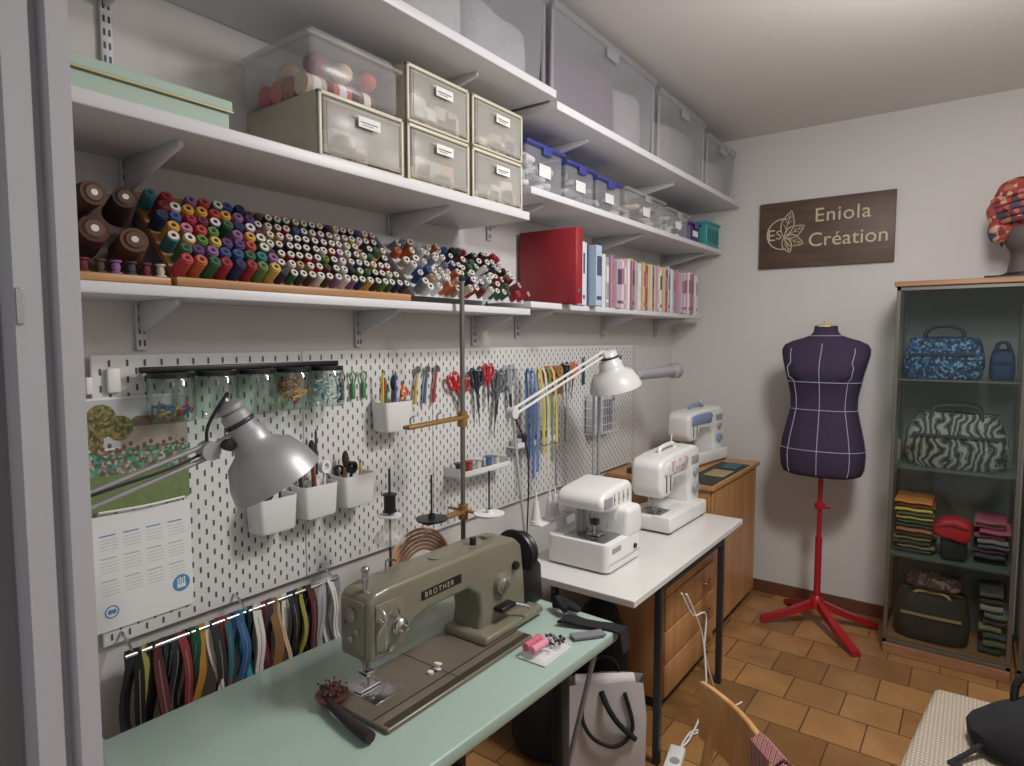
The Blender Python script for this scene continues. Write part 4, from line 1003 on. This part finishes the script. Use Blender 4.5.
# ---------------------------------------------------------------- bench with woven cover + black bag
WV=bpy.data.materials.new('woven_cover'); WV.use_nodes=True; nt=WV.node_tree; N=nt.nodes; L=nt.links; bs=N['Principled BSDF']; bs.inputs['Roughness'].default_value=.9
tc=N.new('ShaderNodeTexCoord'); w1=N.new('ShaderNodeTexWave'); w1.inputs['Scale'].default_value=22; w1.bands_direction='Y'; w1.inputs['Distortion'].default_value=.6
w2=N.new('ShaderNodeTexWave'); w2.inputs['Scale'].default_value=30; w2.bands_direction='X'
mu=N.new('ShaderNodeMath'); mu.operation='MULTIPLY'; cr=N.new('ShaderNodeValToRGB'); cr.color_ramp.elements[0].color=lin((150,138,122)); cr.color_ramp.elements[1].color=lin((194,182,166))
for w_ in (w1,w2): L.new(tc.outputs['Object'],w_.inputs['Vector'])
L.new(w1.outputs['Fac'],mu.inputs[0]); L.new(w2.outputs['Fac'],mu.inputs[1]); L.new(mu.outputs[0],cr.inputs[0]); L.new(cr.outputs[0],bs.inputs['Base Color'])
bp=N.new('ShaderNodeBump'); bp.inputs['Strength'].default_value=.5; bp.inputs['Distance'].default_value=.004; L.new(mu.outputs[0],bp.inputs['Height']); L.new(bp.outputs[0],bs.inputs['Normal'])
b=B('upholstered_bench')
b.prism('z',[(1.50,1.55),(1.60,2.46),(2.45,2.48),(2.45,1.50)],.36,.45,WV,.02,3)
b.prism('z',[(1.54,1.58),(1.625,2.43),(2.42,2.45),(2.42,1.53)],.08,.36,WV,.01,2)
for (x,y) in ((1.62,1.64),(1.68,2.36),(2.36,2.38),(2.36,1.6)): b.cyl((x,y,0),(x,y,.09),.02,WOODD)
b.done()
b=B('black_handbag')
b.loft([[(1.92+.22*s_*math.cos(a)+.03*math.sin(3*a)*s_,2.22+.16*s_*math.sin(a)+.02*math.cos(4*a)*s_,z_) for a in [2*math.pi*k/24 for k in range(24)]] for z_,s_ in ((.4515,.75),(.47,.98),(.51,1.0),(.56,.75),(.61,.4),(.63,.2))],BLACKF)
b.tube([(1.80,2.2,.54),(1.80,2.22,.64),(1.90,2.24,.71),(1.99,2.22,.58)],.010,BLACK)
b.ribbon([(1.75,2.14,.50),(1.70,2.08,.470),(1.66,2.02,.459),(1.72,1.98,.458)],(.02,0.0,.01),BLACKF,.003)
b.done()

# ---------------------------------------------------------------- chair
b=B('wooden_chair')
CW=woodmat('chair_wood',(176,130,80),(200,152,100),3,.35,(6,6,2))
CM=Matrix.Translation((1.165,1.15,0))@Matrix.Rotation(math.radians(38),4,'Z')
b.M=CM
b.prism('z',rrect(-.22,.18,-.20,.20,.06),.435,.455,CW,.006,2)
for (x,y) in ((-.19,-.17),(-.19,.17)): b.cyl((x*1.08,y*1.06,0),(x,y,.436),.014,CW,r2=.018)
for y in (-.17,.17): b.tube([(.22,y*1.06,0),(.16,y,.436),(.18,y,.6),(.205,y,.74)],(.015,.012),CW,8)
outer=[];inner=[]
for k in range(13):
    t=-1+2*k/12; yy=.20*t; xx=.235-.05*(t*t)
    outer.append((xx,yy)); inner.append((xx-.014,yy))
b.prism('z',outer+inner[::-1],.66,.80,CW,.005,2)
b.box((-.17,-.012,.40),(.16,.012,.434),CW); b.cyl((-.19,-.17,.22),(-.19,.17,.22),.009,CW); b.cyl((.19,-.17,.22),(.19,.17,.22),.009,CW)
b.done()
PL=printmat('plaid_fabric',[(136,56,60),(196,180,172),(66,58,76),(170,100,98)],30,.9,'WAVE',0)
b=B('plaid_cloth')
b.M=CM
b.ribbon([(.247,-.06,.50),(.245,-.06,.70),(.243,-.06,.80),(.23,-.06,.812),(.212,-.06,.80),(.208,-.06,.66)],(-.01,.08,0),PL,.003)
b.ribbon([(.231,-.15,.55),(.229,-.15,.80),(.215,-.15,.810),(.190,-.15,.79),(.186,-.15,.6)],(.03,.08,0),PL,.003)
b.done()

# ---------------------------------------------------------------- lights
def area(name,loc,rot,size,power,col):
    l=bpy.data.lights.new(name,'AREA'); l.shape='RECTANGLE'; l.size=size[0]; l.size_y=size[1]; l.energy=power; l.color=col
    o=bpy.data.objects.new(name,l); o.location=loc; o.rotation_euler=rot; SC.collection.objects.link(o); return o
b=B('ceiling_lamp'); b.lathe((1.75,1.9,H-.001),(0,0,-1),[(0,0),(.19,0),(.19,.02),(.17,.02)],WHITE,32); b.done()
area('ceiling_light',(1.75,1.9,H-.03),(0,0,0),(.34,.34),31,(1,.975,.945))
pl=bpy.data.lights.new('ceiling_fill','POINT'); pl.energy=39; pl.shadow_soft_size=.15; pl.color=(1,.97,.94); o=bpy.data.objects.new('ceiling_fill',pl); o.location=(1.75,2.1,2.42); SC.collection.objects.link(o)  # fill light added below the lamp to brighten the ceiling, no fixture of its own
w=bpy.data.worlds.new('World'); w.use_nodes=True; SC.world=w; bg=w.node_tree.nodes['Background']; bg.inputs[0].default_value=(.97,.98,1,1); bg.inputs[1].default_value=.45

# ---------------------------------------------------------------- camera
cd=bpy.data.cameras.new('camera'); cd.lens=634/1024*36; cd.sensor_width=36; cd.clip_start=.01
cam=bpy.data.objects.new('camera',cd); cam.location=(1.675,0,1.6); cam.rotation_euler=(math.radians(90-4.06),0,math.radians(36.4)); SC.collection.objects.link(cam); SC.camera=cam
